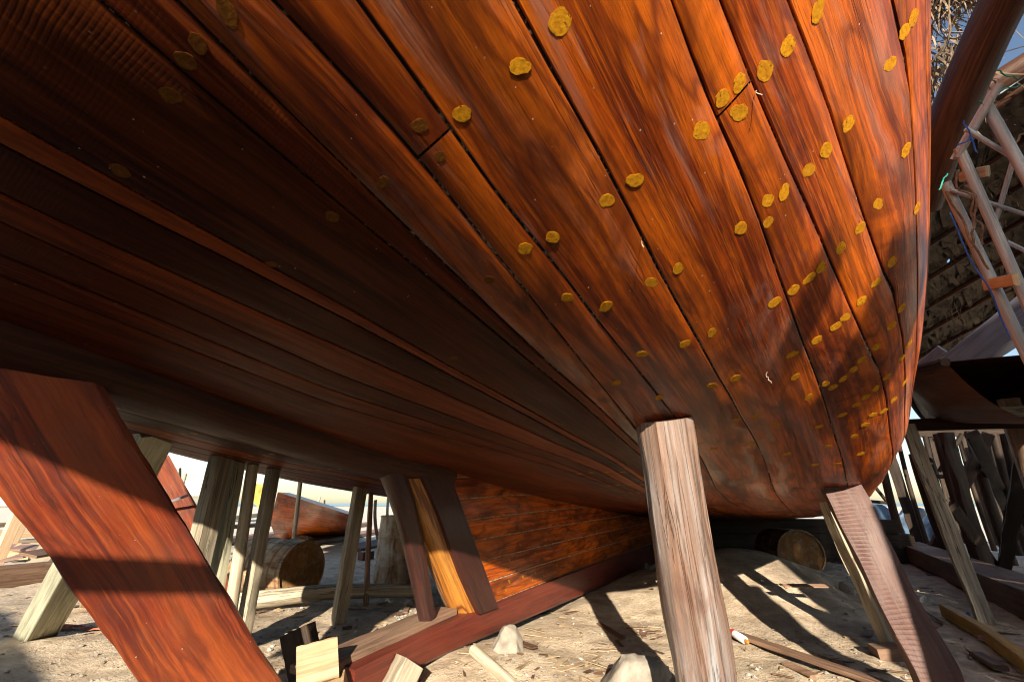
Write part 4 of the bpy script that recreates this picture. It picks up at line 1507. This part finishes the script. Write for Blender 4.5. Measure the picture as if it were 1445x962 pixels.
# big leaning brown pole in front and the roof edge with fronds
log('roof_pole', 'thick dark brown tree trunk pole slanting across the upper right corner', 'pole', P3(1300, 290, 4.3), P3(1462, -90, 3.1), .15, .145, M['rafter'], n=18, seg=16, bend=.05, tone=.6)
p = P3(1300, 290, 4.3)
log('roof_pole', 'brown crossbeam behind the slanting trunk pole at the right edge', 'beam', P3(1300, 182, 4.6), P3(1500, 58, 4.3), .11, .10, M['rafter'], n=14, seg=12, tone=.7)
timber('roof_batten', 'pale horizontal batten crossing the sky gap beside the hull edge', 'batten', P3(1295, 106, 5.0), P3(1372, 92, 4.8), .10, .04, M['pale'], tone=.3)
timber('roof_batten', 'grey batten rising at the right picture edge above the crossbeam', 'batten', P3(1405, 128, 4.9), P3(1480, 76, 4.7), .12, .05, M['greypole'], tone=.6)
FRG = empty('palm_fringe', P3(1330, 40, 4.4), 'ragged dry palm fronds hanging against the sky between hull and trunk pole', 'thatch')
fo = Vector(FRG.location)
for (u, v, n_, sp_, ln) in ((1318, -40, 150, .55, .62), (1340, -20, 130, .45, .5), (1322, 80, 90, .30, .50), (1380, -60, 60, .35, .6), (1310, 150, 40, .2, .4)):
    fb = MB()
    c0 = P3(u, v, 4.5)
    for _ in range(n_):
        p = c0 + Vector((rt.gauss(0, sp_ * .4), rt.gauss(0, sp_ * .4), rt.gauss(0, .10)))
        d = Vector((rt.gauss(.15, .4), rt.gauss(0, .4), -1)).normalized()
        L = ln * rt.uniform(.4, 1.1)
        cur = Vector((rt.gauss(.1, .25), rt.gauss(0, .25), rt.uniform(-.1, .25))) * L
        pts = [p + d * L * f + cur * f * f for f in (0, .35, .7, 1)]
        tube_mb(fb, pts, [.010, .009, .006, .002], 3, rt.random())
    fb.build('frond_tuft', M['frond'], FRG, fo)

# ------------------------------------------------------------------ right: neighbour boat, planks, posts
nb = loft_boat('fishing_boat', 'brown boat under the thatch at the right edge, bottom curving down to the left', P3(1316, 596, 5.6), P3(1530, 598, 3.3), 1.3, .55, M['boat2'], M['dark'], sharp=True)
timber('gangplank', 'wide grey painted gangplank sloping down behind the scaffold', 'plank', P3(1290, 560, 7.0), P3(1500, 395, 5.4), .34, .05, M['greyplank'], tone=.7, seg=10)
timber('gangplank', 'narrow purplish grey rail just below the wide grey gangplank', 'rail', P3(1296, 575, 6.4), P3(1490, 445, 5.0), .09, .06, M['greyplank'], tone=.2, seg=10)
timber('gangplank', 'short light grey board end above the wide gangplank, near the hull', 'plank', P3(1298, 518, 7.4), P3(1330, 492, 7.0), .14, .04, M['greyplank'], tone=.9)
timber('crossbeam', 'pale horizontal beam carried on posts below the brown boat', 'beam', P3(1275, 600, 5.2), P3(1500, 592, 4.0), .13, .12, M['dark'], tone=.9)
timber('stub_beam', 'short pale beam end under the brown boat at the right edge', 'beam', P3(1385, 583, 4.4), P3(1450, 580, 4.2), .10, .10, M['pale'], tone=.2)
timber('yard_post', 'pale weathered slender post, leaning, nearest on the right of the hull', 'post', foot(G(1392, 882)), P3(1281, 600, 5.0), .115, .08, M['pale'], rot=15, tone=.45, edge=.015, seg=12)
timber('yard_post', 'thick brown square post at the right edge beneath the brown boat', 'post', foot(G(1530, 880)), P3(1420, 562, 4.4), .16, .12, M['brown'], rot=10, tone=.5)
timber('yard_brace', 'short grey brace leaning from the dark ground, right of the slender post', 'post', foot(G(1405, 798)), P3(1345, 715, 6.2), .13, .06, M['dark'], tone=1.0, rot=20)
posts = [(1262, 712, 1245, 655, 9.5, .15, 'leaning dark post right beside the hull curve'), (1330, 740, 1290, 640, 8.5, .20, 'broad dark post right of the bright gap'),
         (1340, 735, 1305, 615, 9.5, .10, 'thin dark post left of the crossed braces'), (1362, 735, 1322, 612, 8.0, .13, 'bluish dark post left of the crossed braces'),
         (1378, 738, 1345, 620, 10, .12, 'dark post behind the crossed braces'), (1390, 735, 1352, 612, 11, .10, 'dark post right of the crossed braces'),
         (1410, 742, 1368, 608, 8.6, .17, 'heavy dark post right of the bright openings'), (1425, 740, 1388, 610, 10, .12, 'dark post in the right hand row, third from the edge'),
         (1440, 745, 1402, 612, 9, .15, 'dark post in the right hand row, second from the edge'), (1455, 745, 1420, 612, 8, .2, 'dark post in the right hand row, at the picture edge'),
         (1300, 735, 1268, 625, 11, .10, 'thin dark post in the bright gap by the hull')]
for u0, v0, u1, v1, zc, w, lab in posts:
    tpz = P3(u1, v1, zc)
    r0 = ray(u0, v0); dh = Vector((r0.x, r0.y, 0)).normalized()
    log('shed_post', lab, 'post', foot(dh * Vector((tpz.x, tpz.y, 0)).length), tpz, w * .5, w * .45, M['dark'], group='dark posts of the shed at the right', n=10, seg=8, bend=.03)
more = [(1290, 740, 1255, 640, 13), (1318, 742, 1283, 612, 12.5), (1352, 740, 1316, 608, 13), (1372, 742, 1334, 610, 7.6), (1398, 742, 1360, 606, 12.5), (1404, 742, 1376, 606, 13.5),
        (1418, 742, 1382, 606, 12.8), (1433, 742, 1396, 606, 12.2), (1448, 742, 1412, 606, 11.5), (1462, 742, 1428, 606, 9.4)]
nth = ['first', 'second', 'third', 'fourth', 'fifth', 'sixth', 'seventh', 'eighth', 'ninth', 'last']
for k, (u0, v0, u1, v1, zc) in enumerate(more):
    tpz = P3(u1, v1, zc)
    r0 = ray(u0, v0); dh = Vector((r0.x, r0.y, 0)).normalized()
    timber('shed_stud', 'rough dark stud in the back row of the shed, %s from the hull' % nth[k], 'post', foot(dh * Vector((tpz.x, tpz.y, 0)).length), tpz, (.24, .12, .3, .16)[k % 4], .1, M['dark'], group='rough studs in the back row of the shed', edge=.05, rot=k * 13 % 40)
timber('shed_header', 'long dark header beam along the top of the shed posts', 'beam', P3(1262, 606, 10), P3(1490, 600, 9), .34, .2, M['dark'], tone=.4, edge=.04)
for k, (u0, v0, u1, v1, zc, w, lab) in enumerate(((1300, 760, 1395, 612, 8.2, .16, 'heavy dark strut rising right across the shed posts'), (1445, 770, 1372, 612, 7.2, .18, 'heavy dark strut rising left at the right picture edge'),
                                               (1415, 800, 1445, 640, 6.0, .16, 'near dark strut rising right at the right picture edge'))):
    timber('shed_strut', lab, 'strut', foot(G(u0, v0) if v0 > 765 else P3(u0, v0, zc)), P3(u1, v1, zc), w, .09, M['dark'], group='heavy struts of the shed', edge=.03, rot=15)
br = [(1322, 625, 1368, 668, 9, 'thin brace falling to the right across the bright opening'), (1358, 612, 1325, 665, 9, 'thin brace rising to the right across the bright opening'),
      (1322, 672, 1375, 672, 9, 'level rail across the bright opening'), (1318, 620, 1352, 622, 9.4, 'short level rail high in the bright opening'), (1342, 705, 1375, 668, 9, 'low brace under the level rail'),
      (1215, 706, 1262, 710, 11, 'low rail near the hull curve'), (1236, 688, 1255, 712, 11, 'twisted stick near the hull curve'), (1398, 660, 1440, 664, 9, 'level rail at the right picture edge')]
for u0, v0, u1, v1, zc, lab in br:
    log('shed_brace', lab, 'brace', P3(u0, v0, zc), P3(u1, v1, zc), .04, .035, M['dark'], group='thin braces of the shed at the right', n=8, seg=6)
# dark ground clutter on the right
timber('squared_log', 'long squared timber with ochre side lying on the ground at the right edge', 'timber', gp(1284, 785, .14), gp(1530, 900, .16), .42, .26, M['brown'], face=(-.2, -.35, 1), tone=.35, seg=12)
timber('ochre_board', 'curved ochre yellow board lying at the lower right corner', 'board', gp(1337, 872, .06), gp(1480, 975, .06), .07, .10, M['yellow'], face=(0, 0, 1), tone=.5, bend=.04, seg=12)
timber('scrap_board', 'small reddish offcut on the ground between the squared timber and the ochre board', 'board', gp(1388, 905, .03), gp(1450, 925, .03), .10, .03, M['pinkwood'], face=(0, 0, 1))
timber('scrap_board', 'small grey brown offcut below the ochre board', 'board', gp(1380, 930, .03), gp(1415, 950, .03), .08, .03, M['brown'], face=(0, 0, 1))
log('ground_stick', 'thin stick lying right of the sawn prop', 'stick', gp(1268, 842, .03), gp(1334, 885, .03), .012, .010, M['brown'], n=8, tone=.9)
log('ground_stick', 'thin yellowish stick on the shaded ground at the right edge', 'stick', gp(1395, 817, .03), gp(1470, 822, .03), .018, .015, M['fresh'], n=8)
for i, (u, v, s_, lab) in enumerate(((1275, 738, .9, 'crumpled bluish tarpaulin heap nearest the hull curve'), (1330, 745, 1.0, 'bluish tarpaulin heap among the dark posts'), (1250, 730, .8, 'small bluish tarpaulin fold under the hull curve'))):
    rock('tarpaulin', lab, 'tarpaulin', gp(u, v + 22, .1), s_, M['bluetarp'], i + 3, 'tarpaulins on the shaded ground at the right', (1.2, .9, .32))
for i, (u, v, lab) in enumerate(((1303, 850, 'scrap of white plastic right of the sawn prop'), (1410, 778, 'scrap of blue white plastic on the far shaded ground'), (1365, 872, 'scrap of blue foil at the foot of the slender post'))):
    rock('plastic_scrap', lab, 'litter', gp(u, v, .015), .05, M['whiteplastic'] if i < 2 else M['bluestuff'], i + 11, None, (1.4, .8, .3))


# ------------------------------------------------------------------ unseen casters added behind the camera, and dark fill beyond the hull
SUN_EL, SUN_AZ = R(20.0), R(3.0)
TO_SUN = Vector((-math.sin(SUN_AZ) * math.cos(SUN_EL), -math.cos(SUN_AZ) * math.cos(SUN_EL), math.sin(SUN_EL)))
RS = empty('shade_scaffold', (0, -3.5, 0), 'unseen scaffold poles and boards added behind the viewer to throw shadows', 'scaffold')  # unseen casters set out along the sun direction to drop shadow bands


def shade_pole(u, v, back, h, w=.12):
    g = GZ(u, v)
    b = g + Vector((TO_SUN.x, TO_SUN.y, 0)).normalized() * back
    b = foot(b)
    log('pole', None, None, b, b + Vector((rnd.uniform(-.15, .15), 0, h)), w / 2, w / 2 * .9, M['greypole'], parent=RS, n=8, seg=8, rough=.1, bend=.05)


def shade_board(pa, pb, back, w, ext=1.0):
    pa, pb = Vector(pa) + TO_SUN * back, Vector(pb) + TO_SUN * back
    d_ = pb - pa
    timber('board', None, None, pa - d_ * ext, pb + d_ * ext, w, .04, M['pale'], parent=RS, face=TO_SUN)


for args in ((1052, 862, 5.2, 2.1, .16), (1235, 905, 4.6, 2.0, .24), (1075, 800, 6.5, 2.1, .10), (1105, 850, 5.6, 2.1, .20), (1195, 900, 4.4, 2.0, .12), (1180, 850, 6.0, 2.2, .22)):
    shade_pole(*args)
shade_board(GZ(1110, 842), GZ(1180, 858), 5.5, .14, .35)
shade_board(cast(1292, 360)[2], cast(1205, 555)[2], 4.5, .34, .15)
shade_board(P3(140, 838, 1.78), P3(285, 806, 1.80), 3.2, .10, .3)
shade_board(P3(10, 545, 1.50), P3(140, 590, 1.52), 3.0, .30, .25)
shade_board(cast(1168, 375)[2], cast(1128, 470)[2], 4.2, .12, .2)
gap_boat = loft_boat('wooden_boat', 'dark boat hull added beyond the big hull to black out the gap beneath', (-2.5, 13.0, .0), (6.5, 17.5, .0), 3.0, 3.0, M['hullsaw_shade'], M['dark'])  # added dark hull, hides bright ground seen under the big one
for k in range(7):
    z0 = .13 + .25 * k
    timber('shade_stack_timber', 'squared timber in the unseen stack added behind the viewer for shade, course %d from the ground' % (k + 1), 'timber', (-1.1 + .1 * (k % 3), -1.75, z0), (2.75 - .12 * (k % 2), -1.7, z0), .25, .3, M['brown'], face=(0, 1, 0), group='unseen timber stack added behind the viewer for shade') if z0 < 1.55 else None  # added unseen stack, keeps sun off the near ground
for k, nm in enumerate(('lowest', 'middle', 'topmost')):
    timber('gap_fill_baulk', '%s dark baulk added to black out the gap under the hull' % nm, 'timber', (2.9 + .15 * k, 9.5, .12 + .24 * k), (7.4 - .25 * k, 9.0, .12 + .24 * k), .24, .5, M['dark'], face=(0, -1, 0), group='dark baulks added under the hull to black out the gap', tone=.4)  # added dark mass standing in for black shade under the hull
shade_boat = loft_boat('wooden_boat', 'unseen wooden boat added behind the viewer to the left as a sun block', (.75, -3.4, .05), (-9, -3.0, .05), 2.6, 2.5, M['boat2'], M['brown'])  # added unseen hull that shades the ground at the left
SHD = empty('shade_shed', (6, -3.7, 0), 'unseen plank walled shed added behind the viewer to shade the right side', 'shed')  # added unseen shed, its wall blocks sun from the right side
wm = MB()
x = 2.55
rs = random.Random(4)
while x < 11:
    w_ = rs.uniform(.16, .30)
    y = -3.2 - (x - 2.5) * .14
    h_ = 6.6 + rs.uniform(-.1, .1)
    bx = [(x, y), (x + w_, y - w_ * .14), (x + w_, y - w_ * .14 - .03), (x, y - .03)]
    lo = [Vector((a, b, 0)) for a, b in bx]; hi = [Vector((a, b, h_)) for a, b in bx]
    tn = rs.random()
    for q in range(4):
        r_ = (q + 1) % 4
        wm.poly([lo[q], lo[r_], hi[r_], hi[q]], tn, 0, [(0, q * .2), (0, q * .2 + w_), (h_, q * .2 + w_), (h_, q * .2)])
    wm.poly(hi, tn)
    x += w_ + (rs.uniform(.03, .07) if rs.random() < .12 else .004)
wm.build('shade_shed_wall', M['dark'], SHD, Vector(SHD.location), smooth=False)
rm = MB()
a0, b0, c0, d0 = Vector((2.5, -3.0, 6.5)), Vector((11.3, -4.2, 6.5)), Vector((11.3, -8, 7.6)), Vector((2.5, -7, 7.6))
for lift, flip in ((0, True), (.08, False)):
    q = [p + Vector((0, 0, lift)) for p in (a0, b0, c0, d0)]
    rm.poly(q[::-1] if flip else q)
rm.build('shade_shed_roof', M['thatch'], SHD, Vector(SHD.location), smooth=False)


# ------------------------------------------------------------------ light
EL, SAZ = 20.0, 3.0      # sun behind the camera, shadows run 3 degrees right of ahead
d = Vector((math.sin(R(SAZ)) * math.cos(R(EL)), math.cos(R(SAZ)) * math.cos(R(EL)), -math.sin(R(EL))))
sl = bpy.data.lights.new('sun', 'SUN')
sl.energy, sl.angle, sl.color = 5.0, R(0.53), (1.0, 0.89, 0.72)
so = bpy.data.objects.new('sun', sl)
COL.objects.link(so)
so.rotation_euler = d.to_track_quat('-Z', 'Y').to_euler()
W = bpy.data.worlds.new('World')
SC.world = W
W.use_nodes = True
nt = W.node_tree
sky = nt.nodes.new('ShaderNodeTexSky')
sky.sky_type = 'NISHITA'
sky.sun_disc = False
sky.sun_elevation = R(EL)
sky.sun_rotation = R(180 + SAZ)
sky.air_density, sky.dust_density, sky.ozone_density = 1.0, 0.8, 1.0
nt.links.new(sky.outputs[0], nt.nodes['Background'].inputs[0])
nt.nodes['Background'].inputs[1].default_value = 0.08
SC.view_settings.view_transform = 'Standard'
SC.view_settings.look = 'None'
SC.view_settings.gamma = 1.0
SC.view_settings.exposure = 1.25
SC.render.engine = 'CYCLES'
SC.cycles.filter_width = 1.1
SC.cycles.denoising_prefilter = 'FAST'
SC.cycles.use_denoising = True
SC.cycles.max_bounces = 6
SC.cycles.diffuse_bounces = 1
